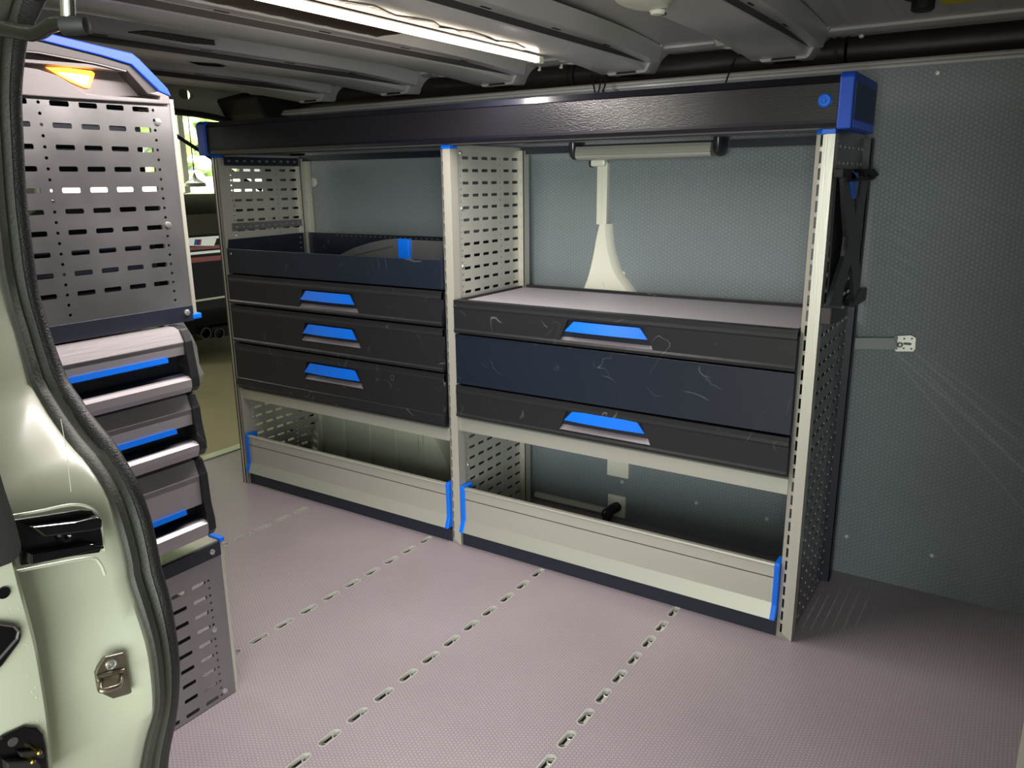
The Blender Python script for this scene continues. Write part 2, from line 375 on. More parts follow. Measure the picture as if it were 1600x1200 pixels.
def bow(cx, label, yfoot=.43):
    t = thing('roof_bow', (cx, -.3, 1.285), label, 'roof beam', 'pressed steel roof bows across the van')
    prof = [(-.125, .056), (-.112, .020), (-.082, .018), (-.078, .001), (-.070, 0), (.052, 0), (.056, .003), (.060, .016), (.088, .018), (.098, .056)]
    ysb = [-1.24, -1.0, -.8, -.6, -.4, -.2, 0, .12, .22, .30, .36, .40]
    cur = []
    for y in ysb:
        zb = 1.300 - .016*max(0, (y-.0)/.40)**2 - .03*max(0, (-.9-y)/.3)
        cur.append([(cx+dx, y, zb+dz) for dx, dz in prof])
    b = NB(); loft(b, cur); obj('beam', b, roof_paint, t, smooth=True)
    # the foot: a bent box bracket with a dark window, flaring up into the roof edge
    fz = 1.279
    b = NB()
    f0 = [(-.105, 1.345), (-.085, 1.318), (-.058, fz+.008), (-.050, fz), (.055, fz), (.062, fz+.006), (.080, 1.318), (.105, 1.345)]
    loft(b, [[(cx+x, .385, z) for x, z in f0], [(cx+x, .395, z-.001) for x, z in f0], [(cx+x, .47, z+.004) for x, z in f0]])
    fr = [b.verts.new((cx+x, .385, z)) for x, z in f0]; b.faces.new(fr)
    bmesh.ops.remove_doubles(b, verts=b.verts, dist=1e-5)
    ft = obj('foot', b, roof_paint, t, smooth=True)
    b = NB(); yprism(b, [(cx-.028, fz+.001), (cx-.022, fz+.011), (cx+.026, fz+.011), (cx+.032, fz+.001)], .3838, .3855); obj('foot_window', b, matblk, ft)
    b = NB(); box(b, cx-.028, cx+.032, .40, .45, fz-.0008, fz+.002); obj('foot_opening', b, matblk, ft)
    b = NB()
    for y in (-.62, -.36, -.10, .14): box(b, cx+.064, cx+.069, y-.016, y+.016, 1.3155-.016*max(0, y/.4)**2, 1.3175)
    islands('seam_slot', b, matblk, t)
    b = NB(); box(b, cx+.0605, cx+.0612, -1.2, .37, 1.3135-.012, 1.3145); obj('seam_line', b, dkhouse, t)
    b = NB()
    lathe(b, (cx-.088, .24, 1.308), (0, 0, -1), [(-.02, .046), (.001, .044), (.010, .034), (.0105, .018), (.006, .016), (.006, .001)], 26)
    for v in b.verts: v.co.x = cx-.088+(v.co.x-cx+.088)*.62
    obj('pressed_boss', b, roof_paint, t, smooth=True)
    return t
bow(.02, 'grey roof bow nearest the open rear doors')
bow_b = bow(.40, 'grey roof bow second from the rear doors, left of the cream-lit one')
bow_c = bow(.80, 'cream-lit roof bow just left of the glowing light strip')
bow_d = bow(1.215, 'grey roof bow carrying the glowing light strip along its left edge')
bow(1.625, 'grey roof bow right of the oval ceiling lamp, its foot above the wall lamp')
bow(2.36, 'grey roof bow at the far right, mostly out of view')
# dark openings pressed through the bows
def opening(parent, pts, z):
    b = NB(); prism(b, [at(px, py, 'z', z) for px, py in pts], (0, 0, .002)); obj('pressed_opening', b, matblk, parent)
opening(bow_c, [(502, 63), (522, 61), (566, 70), (571, 76), (550, 78), (520, 73)], 1.314)
opening(bow_b, [(200, 51), (228, 49), (262, 53), (335, 64), (336, 71), (290, 67), (240, 58)], 1.314)
opening(bow_b, [(292, 96), (340, 99), (355, 103), (345, 105), (310, 102)], 1.300)
t = thing('light_strip', (1.13, -.3, 1.285), 'glowing warm white light strip running across the roof', 'light')
pl = [(1.128, -1.05+i*.08, 1.2885-.0*i) for i in range(15)]
b = NB(); tube(b, pl, .0074, 10); obj('light_tube', b, led, t)
b = NB(); box(b, 1.124, 1.131, -1.06, .085, 1.2945, 1.2975); obj('mounting_rail', b, roof_paint, t)
b = NB(); box(b, 1.120, 1.138, .07, .092, 1.280, 1.296); obj('end_piece', b, cream, t, bevel=.003)
# reflector foil in the bay beside the strip
b = NB(); loft(b, [[(x, y, 1.322-.0012*((i+j) % 2)) for i, y in enumerate([-1.1+.03*k for k in range(30)])] for j, x in enumerate((.895, .92, .95, .98, 1.01, 1.04, 1.065, 1.09, 1.108))])
tag(obj('insulation_foil', b, mat('bronze_honeycomb_foil', (84, 68, 56), .35, metal=.5, bump=.6, scale=90), smooth=True), 'bronze honeycomb insulation sheet in the roof bay left of the light strip', 'insulation')

b = NB(); n_ = 26
zig = [(1.1385, -1.06+i*.042, 1.2985) for i in range(n_)]
loft(b, [zig, [(1.165+.010*(i % 3 == 0)-.012*(i/n_), p[1], 1.2982-.0012*(i % 2)) for i, p in enumerate(zig)], [(1.186+.012*math.sin(i*1.7)-.025*(i/n_), p[1], 1.2985) for i, p in enumerate(zig)]])
tag(obj('foil_strip', b, MATS['bronze_honeycomb_foil'], smooth=True), 'torn bronze foil strip along the right side of the glowing light strip', 'foil')
t = thing('ceiling_lamp', (1.60, -.30, 1.28), 'oval cream plastic lamp on the ceiling right of the light strip', 'lamp')
c0 = at(1015, 4, 'z', 1.29)
b = NB(); 
for k, (s, h) in enumerate(((1, 0),)): pass
ringsz = [(1.0, 0), (1.0, -.006), (.86, -.014), (.45, -.017)]
vs = [[b.verts.new((c0.x+.038*s*math.cos(a), c0.y-.03+.085*s*math.sin(a), 1.297+h)) for a in [2*PI*i/28 for i in range(28)]] for s, h in ringsz]
for i in range(3):
    for k in range(28): b.faces.new([vs[i][k], vs[i][(k+1) % 28], vs[i+1][(k+1) % 28], vs[i+1][k]])
b.faces.new(vs[-1]); obj('lamp_base', b, cream, t, smooth=True)
b = NB(); lathe(b, (c0.x+.004, c0.y+.025, 1.279), (0, 0, -1), [(-.002, .014), (.004, .011), (.005, .002)], 16); obj('lens', b, cream, t, smooth=True)
b = NB(); box(b, c0.x+.006, c0.x+.016, c0.y+.03, c0.y+.036, 1.274, 1.279); obj('switch', b, dkhouse, t, bevel=.001)

t = thing('antenna_base', (1.96, -.02, 1.30), 'black round fitting hanging from the roof beside a yellow sticker', 'fitting')
c1 = at(1442, 10, 'z', 1.325)
b = NB(); lathe(b, (c1.x, c1.y, 1.362), (0, 0, -1), [(0, .018), (.022, .018), (.026, .021), (.042, .021), (.046, .017), (.046, .004)], 20); obj('body', b, matblk, t, smooth=True)
b = NB(); prism(b, [(c1.x-.016, c1.y-.02, 1.345), (c1.x-.034, c1.y-.012, 1.35), (c1.x-.028, c1.y+.01, 1.35), (c1.x-.01, c1.y+.014, 1.345)], (0, 0, -.012)); obj('clip', b, matblk, t)
p = at(1500, 4, 'z', 1.338); b = NB(); box(b, p.x-.030, p.x+.032, p.y-.06, p.y+.004, 1.3380, 1.3390)
tag(obj('sticker', b, yellow), 'yellow sticker on the roof beside the black round fitting', 'sticker')

# loops of cable hanging from the bow feet
for pts, lab in (([at(924, 117, 'y', .39), at(927, 130, 'y', .36), at(931, 148, 'y', .30), at(936, 140, 'y', .30), at(941, 119, 'y', .37), at(946, 128, 'y', .35), at(941, 147, 'y', .29)], 'double loop of black cable hanging from a roof bow above the box'),
                 ([at(1149, 92, 'y', .40), at(1140, 112, 'y', .34), at(1133, 133, 'y', .26)], 'single thin black cable hanging above the right half of the box')):
    b = NB(); tube(b, cr(pts, 6), .0022, 8); tag(obj('cable', b, matblk, smooth=True), lab, 'cable', 'cables hanging behind the overhead box')
# little push studs along the roof edge
for i, (px, py) in enumerate(((812, 108), (843, 109), (877, 105), (1252, 66), (1346, 56))):
    q = at(px, py, 'y', .455); b = NB(); lathe(b, q, (0, -.3, -1), [(-.012, .003), (0, .004), (.001, .0065), (.004, .0045), (.005, .001)], 12)
    tag(obj('trim_stud', b, cream, smooth=True), ['white push stud under the roof edge, leftmost of the three by the light strip end', 'white push stud under the roof edge, middle of the three by the light strip end', 'white push stud under the roof edge, rightmost of the three by the light strip end',
        'white push stud on the roof edge above the blue box end', 'white push stud on the roof edge right of the blue box end'][i], 'stud', 'push studs along the roof edge')

# ------------------------------------------------------------------ rear end with the open doors
RX = -.35
op = [(-1.08, .0), (-1.08, 1.10), (-1.0, 1.2), (-.8, 1.245), (-.2, 1.252), (.12, 1.247), (.25, 1.238), (.33, 1.222), (.39, 1.19), (.44, 1.13), (.475, 1.0), (.50, .7), (.505, .3), (.50, .02), (.47, .0)]
bm = holed([(-1.35, -.12), (.62, -.12), (.62, 1.40), (-1.35, 1.40)], [op, [(y, z) for y, z in stad(*( at(288, 147, 'x', RX).y, at(288, 147, 'x', RX).z), .058, .034, 5)]], .02, lambda u, v, w_: Vector((RX+w_, u, v)))
struct('wall_left', bm, white_paint, bevel=.003)
b = NB(); tube(b, [(RX+.024, v.x, v.y) for v in cr([Vector((q[0], q[1], 0)) for q in op[1:]], 4)], .011, 8)
tag(obj('rear_door_seal', b, rubber, smooth=True), 'black rubber seal around the open rear doorway', 'seal')
b = NB(); xprism(b, [(.30, 1.245), (.36, 1.20), (.60, 1.17), (.60, 1.33), (.40, 1.335), (.27, 1.30)], RX+.01, RX+.22)
tag(obj('corner_trim', b, matblk, bevel=.01), 'black plastic trim in the roof corner above the left box end', 'trim')
b = NB(); box(b, RX-.02, RX+.03, -1.08, .47, -.02, .004); struct('trim_4', b, alu_h, bevel=.002)
# oval access hole lining in the header
q = at(288, 147, 'x', RX); b = NB(); box(b, RX-.06, RX-.05, q.y-.05, q.y+.05, q.z-.04, q.z+.04); struct('trim_5', b, brownblk)

# ------------------------------------------------------------------ main shelving rack
H = 1.095; XL, XM, XR = -.01, .905, 1.823; UW = .036; DEP = .345; ROWP = .0316
rack = thing('shelving_rack', (.9, .17, 0), 'tall aluminium and steel shelving rack along the far van wall', 'shelving')
def perf_holes(z0, z1, ztop, sgn=1, y0=0, cut=None):
    hs = []; z = ztop
    while z > z0+.012:
        for yc in (.061, .105, .149, .193, .254, .298):
            hs.append(rrect(y0+sgn*yc, z, .029, .0078))
        z -= ROWP
    z = ztop
    while z > z0+.008:
        for yc in (.039, .2235, .328): hs.append(disc(y0+sgn*yc, z, .0026, 8))
        z -= ROWP/2
    return hs
for i, x in enumerate((XL, XM, XR)):
    xf = x+.012
    bm = holed([(.004, .002), (DEP, .002), (DEP, 1.098), (.004, 1.098)], perf_holes(.0, 1.09, 1.066 if i else 1.05), .0016, lambda u, v, w_, xf=xf: Vector((xf+w_, u, v)))
    pn = obj('perforated_side_panel', bm, steel if i == 2 else steel_lit, rack)
    # front upright: folded extrusion, slotted
    hs = []
    z = 1.075
    if i:
        while z > .02: hs.append([(-.0085, z-.011), (-.0035, z-.011), (-.0035, z+.011), (-.0085, z+.011)]); z -= .0308
    else: pass
    bm = holed([(-.018, 0), (.018, 0), (.018, H-.006), (-.018, H-.006)], hs, .0022, lambda u, v, w_, x=x: Vector((x+u, -.012+w_+max(0, -u-.006)*.9+max(0, u+.001)*.12, v)))
    uo = obj('upright', bm, alu, rack)
    b = NB(); box(b, x-.018, x-.0155, 0, .020, 0, H-.006); box(b, x+.0155, x+.018, -.009, .020, 0, H-.006); islands('upright_flange', b, alu, uo)
    if i == 0:
        b = NB(); box(b, x-.006, x-.0045, -.0145, -.0115, 0, H-.006); box(b, x+.006, x+.0072, -.0145, -.010, 0, H-.006); islands('groove', b, dkhouse, uo)
    b = NB(); prism(b, [(x-.0185, .004, H-.008), (x-.0185, -.003, H-.008), (x-.006, -.0145, H-.008), (x+.0185, -.0125, H-.008), (x+.0185, .02, H-.008), (x-.0185, .02, H-.008)], (0, 0, .010))
    obj('upright_cap', b, blue, uo, bevel=.001, label='blue plastic upright cap')
    # rear post and dotted strips
    b = NB(); box(b, x+.012, x+.030, DEP-.028, DEP-.026, .0, 1.09); box(b, x+.028, x+.030, DEP-.028, DEP+.002, 0, 1.09); box(b, x+.010, x+.014, DEP+.0, DEP+.012, 0, 1.09)
    islands('rear_post', b, alu if i < 2 else navy_d, rack)
    bts = NB()
    for zz in (.03, .22, .44, .60, .78, .93, 1.07): lathe(bts, (xf+.0009, .039, zz+.008), (1, 0, 0), [(-.001, .005), (.002, .0045), (.0035, .003), (.004, .001)], 10)
    islands('bolt', bts, zinc, rack, smooth=True)
# dotted rear strip on the left panel
bm = holed([(-.018, .30), (.018, .30), (.018, 1.09), (-.018, 1.09)], [disc(-.006, .32+.0158*k, .0022, 7) for k in range(48)]+[disc(.009, .325+.0158*k, .0022, 7) for k in range(48)], .0015, lambda u, v, w_: Vector((XL+.032+u, .346+w_, v)))
obj('rear_strip', bm, alu, rack)
bm = holed([(.02, .862), (.335, .862), (.335, .884), (.02, .884)], [rrect(.04+.026*k, .873, .010 if k % 3 else .016, .007) for k in range(12)], .0015, lambda u, v, w_: Vector((XL+.022+w_, u, v)))
obj('cross_strip', bm, steel, rack)
bm = holed([(.01, 1.064), (.335, 1.064), (.335, 1.09), (.01, 1.09)], [rrect(.03+.03*k, 1.078, .012, .007) for k in range(11)], .0015, lambda u, v, w_: Vector((XL+.024+w_, u, v)))
obj('cross_strip', bm, navy_d, rack)
# top bearer under the box and rear bearers
b = NB(); box(b, XL, XR+.01, .004, .010, 1.094, 1.0995); box(b, XL, XR, .33, .336, 1.08, 1.0995); islands('top_bearer', b, navy_d, rack)
for (x0, x1) in ((XL+.02, XM-.018), (XM+.019, XR-.018)):
    b = NB(); box(b, x0, x1, -.004, .012, 0, .040); obj('kick_rail', b, navy_d, rack, bevel=.001)
    b = NB(); box(b, x0, x1, .0, .25, .040, .044); obj('bottom_shelf', b, navy_d, rack)
for (x0, x1, z0, z1) in ((XL+.019, XM-.018, .306, .341), (XM+.019, XR-.018, .343, .381)):
    b = NB(); xprism(b, [(-.004, z0), (-.004, z1-.003), (.0, z1), (.34, z1), (.34, z1-.004), (.006, z1-.004), (.006, z0+.004), (.02, z0+.004), (.02, z0)], x0, x1); obj('shelf_rail', b, alu_h, rack)
q = at(1, 1, 'x', 0)
# white oval hook on the rear post
b = NB(); lathe(b, (XL+.048, .36, 1.01), (0, -1, 0), [(0, .016), (.003, .016), (.005, .012), (.0051, .004)], 16); obj('rear_eyelet', b, cream, rack, smooth=True)

# storage troughs
for n, (x0, x1, lab) in enumerate(((XL+.020, XM-.018, 'long aluminium storage trough at the bottom of the left bay'), (XM+.019, XR-.018, 'long aluminium storage trough at the bottom of the right bay'))):
    t = thing('storage_trough', ((x0+x1)/2, .1, .044), lab, 'trough', 'aluminium troughs on the floor shelf')
    prof = [(-.022, .047), (-.020, .052), (-.010, .078), (-.0085, .082), (-.0085, .142), (-.0070, .1425), (-.0070, .1445), (-.0085, .145), (-.0085, .170), (-.012, .174), (-.010, .178), (.0, .178), (.0, .170), (-.004, .168), (-.004, .08), (-.014, .05), (-.014, .047)]
    b = NB(); xprism(b, prof, x0+.010, x1-.010); obj('front_profile', b, alu_h, t)
    b = NB(); box(b, x0+.012, x1-.012, -.0082, -.0070, .1426, .1440); obj('groove', b, dkhouse, t)
    b = NB(); xprism(b, [(-.004, .046), (.25, .046), (.25, .052), (-.004, .052)], x0+.012, x1-.012); obj('tray', b, navy_d, t)
    for xa, xb in ((x0+.001, x0+.016), (x1-.013, x1-.001)):
        b = NB(); xprism(b, [(-.024, .046), (-.012, .078), (-.0135, .176), (-.012, .182), (.03, .182), (.03, .046)], xa, xb); obj('end_clip', b, blue, t, bevel=.002, label='blue plastic trough end clip')

# drawers -------------------------------------------------------------
def drawer(parent, x0, x1, z0, z1, hz0, hz1, hx0, hx1, rx0, rx1, rz, hm=None, seam=None):
    """front with a top lip, a cut-out scoop and a bowed handle"""
    out = [(x0, z0+.003), (x1, z0+.003), (x1, z1-.002), (x0, z1-.002)]
    scoop = [(rx0, rz), (rx1, rz), (hx1+.004, hz1+.003), (hx1-.012, hz1+.005), (hx0+.012, hz1+.005), (hx0-.004, hz1+.003)]
    def pl(u, v, w_):
        f = 0
        return Vector((u, -.012+w_, v))
    bm = holed(out, [scoop], .010, pl)
    fr = obj('drawer_front', bm, black_pl, parent)
    b = NB()
    xprism(b, [(-.017, z1-.024), (-.0185, z1-.020), (-.0150, z1-.0025), (-.008, z1-.002), (-.008, z1-.024)], x0, x1)
    obj('top_lip', b, black_pl, fr)
    if seam or (rz-z0) > .04:
        b = NB(); xprism(b, [(-.0185, z0+.010), (-.0205, z0+.014), (-.0185, z0+.036), (-.0165, z0+.038), (-.0165, z0+.010)], x0, x1); obj('lower_ledge', b, black_pl, fr)
    else:
        b = NB(); xprism(b, [(-.0185, z0+.004), (-.0195, z0+.010), (-.0165, z0+.016), (-.0165, z0+.004)], x0, x1); obj('lower_ledge', b, black_pl, fr)
    # scoop: a sloping floor that catches the light and a dark back
    b = NB(); prism(b, [(rx0, -.017, rz), (rx1, -.017, rz), (rx1-.006, .002, rz+.022), (rx0+.006, .002, rz+.022)], (0, .0, -.002)); obj('scoop', b, scoop_m, fr)
    b = NB(); box(b, rx0, rx1, .010, .012, rz, hz1+.006); obj('scoop_back', b, matblk, fr)
    b = NB(); n = 10
    for sgn in (0,):
        lo = []; hi = []
        for k in range(n+1):
            f = k/n; x = hx0-.010+(hx1-hx0+.020)*f; xt = hx0+.012+(hx1-hx0-.024)*f; bow_ = .005*4*f*(1-f)
            lo.append((x, -.022-bow_, hz0)); hi.append((xt, -.017-bow_*.4, hz1))
        loft(b, [[(p[0], p[1], p[2]) for p in lo], [(p[0]+.0, p[1]+.0, p[2]) for p in hi]])
        loft(b, [[(p[0], p[1]+.003, p[2]) for p in lo], [(p[0], p[1]+.003, p[2]) for p in hi]])
        loft(b, [lo, [(p[0], p[1]+.003, p[2]) for p in lo]]); loft(b, [hi, [(p[0], p[1]+.003, p[2]) for p in hi]])
    bmesh.ops.remove_doubles(b, verts=b.verts, dist=1e-5)
    obj('handle', b, blue, fr, smooth=True, label='blue plastic drawer handle')
    b = NB(); box(b, x0+.01, x1-.01, -.007, .325, z0+.006, z1-.012); obj('drawer_box', b, navy_d, parent)
scoop_m = mat('grey_scoop_plastic', (112, 104, 108), .4)
cab = thing('drawer_cabinet', (.447, .16, .341), 'dark drawer cabinet with three blue-handled drawers in the left bay', 'cabinet')
ax0, ax1 = XL+.021, XM-.020
b = NB(); box(b, ax0, ax0+.003, .002, .335, .345, .725); box(b, ax1-.003, ax1, .002, .335, .345, .725); box(b, ax0, ax1, .330, .335, .345, .725); islands('carcass', b, navy_d, cab)
drawer(cab, ax0, ax1, .628, .726, .667, .694, .358, .560, .336, .582, .642, greyhouse)
drawer(cab, ax0, ax1, .502, .627, .564, .592, .358, .560, .336, .582, .540, greyhouse)
drawer(cab, ax0, ax1, .345, .501, .441, .470, .352, .562, .338, .582, .418, greyhouse, seam=True)
tr = thing('open_tray', (.447, .16, .727), 'open navy steel tray on top of the left drawer cabinet', 'tray')
b = NB(); box(b, ax0, ax1, -.010, -.006, .729, .806); obj('front_panel', b, navy, tr, bevel=.001)
for xx in (ax0, ax1-.003):
    b = NB(); prism(b, [(xx, -.006, .729), (xx, .335, .729), (xx, .335, .838), (xx, .0, .834), (xx, -.006, .806)], (.003, 0, 0)); obj('side_panel', b, navy, tr)
bm = holed([(ax0, .729), (ax1, .729), (ax1, .838), (ax0, .838)], [rrect(ax0+.15+.022*k, .831, .010, .004) for k in range(32)], .002, lambda u, v, w_: Vector((u, .335+w_, v)))
obj('back_panel', bm, navy, tr)
b = NB(); box(b, ax0, ax1, -.006, .335, .729, .732); obj('tray_base', b, navy, tr)
b = NB()
for k in range(5): lathe(b, (ax0+.0035, .30, .75+.018*k), (1, 0, 0), [(-.001, .003), (.002, .0025), (.0025, .001)], 8)
lathe(b, (ax0+.02, -.0105, .79), (0, -1, 0), [(-.001, .004), (.002, .003), (.0025, .001)], 8)
islands('rivet', b, zinc, tr, smooth=True)
# curved clear divider with its blue clip
dv = thing('tray_divider', (.6, .15, .733), 'smoked clear curved divider with a blue clip standing in the open tray', 'divider')
dvy = .15
tp = [(.33, .772), (.36, .790), (.42, .812), (.50, .832), (.56, .842), (.605, .845), (.605, .734), (.33, .734)]
b = NB(); prism(b, [(x, dvy, z) for x, z in tp], (0, .003, 0)); obj('curved_plate', b, smoke, dv)
b = NB(); prism(b, [(x, dvy-.004, z) for x, z in [(.41, .792), (.50, .812), (.575, .826), (.578, .822), (.50, .806), (.41, .786)]], (0, .004, 0)); obj('rib', b, smoke, dv)
b = NB(); box(b, .645, .872, dvy, dvy+.003, .734, .842); obj('flat_plate', b, smoke, dv)
b = NB(); box(b, .603, .647, dvy-.010, dvy+.006, .734, .845); obj('blue_clip', b, blue, dv, bevel=.003, label='bright blue plastic clip')

cab = thing('drawer_cabinet', (1.364, .16, .381), 'dark drawer cabinet with a grey lid and two blue-handled drawers in the right bay', 'cabinet')
bx0, bx1 = XM+.020, XR-.020
b = NB(); box(b, bx0, bx0+.003, .002, .335, .383, .690); box(b, bx1-.003, bx1, .002, .335, .383, .690); box(b, bx0, bx1, .330, .335, .383, .69); islands('carcass', b, navy_d, cab)
drawer(cab, bx0, bx1, .616, .708, .655, .679, 1.272, 1.466, 1.243, 1.490, .627, lid_m)
drawer(cab, bx0, bx1, .384, .477, .431, .456, 1.272, 1.466, 1.246, 1.490, .404, lid_m)
b = NB(); box(b, bx0, bx1, -.014, -.006, .480, .614); obj('blank_panel', b, navy, cab, bevel=.001, label='plain navy enamel front panel')
b = NB(); box(b, bx0+.004, bx1-.004, .006, .328, .690, .700); obj('lid', b, lid_m, cab, label='light grey top surface')
b = NB(); box(b, bx0, bx1, -.006, .006, .690, .706); box(b, bx0, bx1, .328, .336, .690, .708); box(b, bx0, bx0+.005, .0, .336, .690, .706); box(b, bx1-.005, bx1, .0, .336, .690, .706); islands('lid_frame', b, black_pl, cab, bevel=.001)

# ------------------------------------------------------------------ overhead box on top of the rack
bxo = thing('overhead_box', (.9, .07, 1.1), 'long black box with bright blue end caps lying on top of the rack', 'box')
prof = [(-.030, 1.108), (-.032, 1.112), (-.032, 1.176), (-.022, 1.190), (.19, 1.190), (.195, 1.185), (.195, 1.10), (-.020, 1.10)]
b = NB(); xprism(b, prof, -.02, 1.846); obj('box_body', b, boxm, bxo, bevel=.002)
b = NB(); xprism(b, [(-.0335, 1.178), (-.0225, 1.1915), (-.018, 1.1915), (-.018, 1.178)], -.02, 1.846); xprism(b, [(-.0335, 1.106), (-.0335, 1.112), (-.020, 1.112), (-.020, 1.098), (-.026, 1.098)], -.02, 1.846); obj('edge_strip', b, box_edge, bxo)
b = NB(); box(b, .0, 1.84, -.006, .0, 1.096, 1.0995); obj('lower_rail', b, greyhouse, bxo)
for xa, xb, s in ((-.043, -.004, -1), (1.846, 1.872, 1)):
    b = NB(); xprism(b, [(-.037, 1.094), (-.038, 1.186), (-.028, 1.195), (.196, 1.195), (.204, 1.188), (.204, 1.094)], xa, xb)
    ec = obj('end_cap', b, blue_d, bxo, bevel=.003, label='bright blue box end cap')
    if s > 0:
        b = NB(); prism(b, [(xb, -.022, 1.114), (xb, -.022, 1.178), (xb, .190, 1.178), (xb, .190, 1.114)], (.001, 0, 0)); obj('cap_panel', b, mat('dusky_blue_plastic', (34, 64, 112), .5), ec)
        b = NB()
        for k in range(12): box(b, xb, xb+.0015, -.02+.018*k, -.012+.018*k, 1.097, 1.110)
        islands('cap_ribs', b, blue_d, ec)
b = NB(); lathe(b, (1.822, -.032, 1.146), (0, -1, 0), [(-.002, .0125), (.003, .0125), (.006, .010), (.0062, .006), (.005, .0055), (.005, .003), (.007, .0025), (.007, .001)], 24); obj('release_button', b, blue, bxo, smooth=True, label='round bright blue button')
for k, xx in enumerate((1.838,)):
    pass

# ------------------------------------------------------------------ lamp under the box, cable ducts, sockets on the far wall
lp = thing('strip_lamp', (1.3, .34, 1.05), 'aluminium strip lamp with black rounded ends on the wall below the overhead box', 'lamp')
LY = .30
def rr(cy, cz, hy, hz, n=12, e=.35):
    return [(cy+hy*math.copysign(abs(math.cos(a))**e, math.cos(a)), cz+hz*math.copysign(abs(math.sin(a))**e, math.sin(a))) for a in [2*PI*i/(4*n) for i in range(4*n)]]
b = NB(); xprism(b, [(LY, 1.062), (LY-.004, 1.066), (LY-.006, 1.075), (LY-.004, 1.086), (LY, 1.094), (LY+.07, 1.096), (LY+.07, 1.060), (LY+.01, 1.060)], 1.114, 1.490); obj('housing', b, alu_h, lp)
b = NB(); xprism(b, [(LY-.007, 1.0715), (LY-.007, 1.0725), (LY, 1.0725), (LY, 1.0715)], 1.114, 1.490); obj('housing_line', b, greyhouse, lp)
for xa, xb in ((1.086, 1.116), (1.488, 1.522)):
    cx = (xa+xb)/2; b = NB()
    lathe(b, (cx, LY+.03, 1.112), (0, 0, -1), [(0, .034), (.030, .034), (.042, .029), (.050, .018), (.052, .002)], 24)
    for v in b.verts: v.co.x = cx+(v.co.x-cx)*.52*(1.0)
    obj('end_cap', b, mat('black_lamp_cap', (36, 38, 44), .2) if 'black_lamp_cap' not in MATS else MATS['black_lamp_cap'], lp, smooth=True)
dt = thing('cable_duct', (1.16, .38, .69), 'upright white cable duct on the wall below the strip lamp', 'duct')
b = NB(); box(b, 1.141, 1.172, WY-.016, WY, .885, 1.052); obj('duct', b, cream, dt, bevel=.001)
b = NB(); box(b, 1.153, 1.158, WY-.018, WY-.016, .885, 1.05); obj('duct_ridge', b, cream, dt)
b = NB(); box(b, 1.126, 1.17, WY-.03, WY, 1.043, 1.062); obj('duct_joint', b, cream, dt, bevel=.005)
b = NB(); cyl(b, (1.122, WY-.018, 1.052), (1.128, WY-.018, 1.052), .011, 14); obj('cable_gland', b, matblk, dt)
fl = thing('flared_cover', (1.17, .36, .66), 'white flared plastic belt cover at the foot of the cable duct', 'cover')
L_ = [at(935, 350, 'y', WY-.02), at(930, 372, 'y', WY-.022), at(925, 400, 'y', WY-.025), at(918, 430, 'y', WY-.028), at(909, 457, 'y', WY-.03), at(905, 480, 'y', WY-.03)]
R_ = [at(951, 350, 'y', WY-.02), at(953, 380, 'y', WY-.022), at(958, 405, 'y', WY-.025), at(966, 428, 'y', WY-.028), at(988, 460, 'y', WY-.03), at(1000, 484, 'y', WY-.03)]
L_, R_ = cr(L_, 4), cr(R_, 4)
b = NB(); cs = []
for l, r in zip(L_, R_):
    cs.append([Vector((l.x-.004, WY, l.z)), Vector((l.x, l.y+.004, l.z)), Vector((l.x+.006, l.y-.004, l.z)), Vector((r.x-.010, r.y-.004, r.z)), Vector((r.x, r.y+.006, r.z)), Vector((r.x+.003, WY, r.z))])
loft(b, cs); b.faces.new([b.verts.new(p) for p in cs[0]]); bmesh.ops.remove_doubles(b, verts=b.verts, dist=1e-5)
obj('cover_shell', b, cream, fl, smooth=True)
b = NB(); prism(b, [at(940, 456, 'y', WY-.036), at(941, 440, 'y', WY-.036), at(947, 456, 'y', WY-.036)], (0, .004, 0)); obj('rib', b, cream, fl)
b = NB(); box(b, 1.188, 1.258, WY-.012, WY, .14, .26)
tag(obj('blank_plate', b, cream, bevel=.002), 'white blank cover plate on the wall above the black plug', 'plate')
sk = thing('wall_socket', (1.225, .38, .0), 'white wall socket low behind the right trough', 'socket')
b = NB(); box(b, 1.192, 1.250, WY-.010, WY, -.02+.03, .078); obj('face_plate', b, cream, sk, bevel=.002)
b = NB(); box(b, 1.202, 1.240, WY-.013, WY-.009, .045, .070); obj('insert', b, cream, sk, bevel=.002)
b = NB(); tube(b, cr([(1.225, WY-.012, .045), (1.222, WY-.045, .045), (1.218, WY-.06, .03), (1.21, WY-.06, .005)], 5), [.015]*6+[.012]*9+[.008], 14)
pg = thing('power_plug', (1.225, .34, .0), 'black power plug pushed into the wall socket', 'plug')
obj('plug_body', b, matblk, pg, smooth=True)
b = NB(); tube(b, cr([(1.205, WY-.04, .045), (1.196, WY-.05, .035), (1.199, WY-.05, .015), (1.21, WY-.06, .005)], 5), .003, 8); obj('plug_cable', b, matblk, pg, smooth=True)
b = NB(); box(b, .93, 1.192, WY-.012, WY, .012, .028)
tag(obj('horizontal_duct', b, cream, bevel=.001), 'thin horizontal white duct low on the wall left of the socket', 'duct')

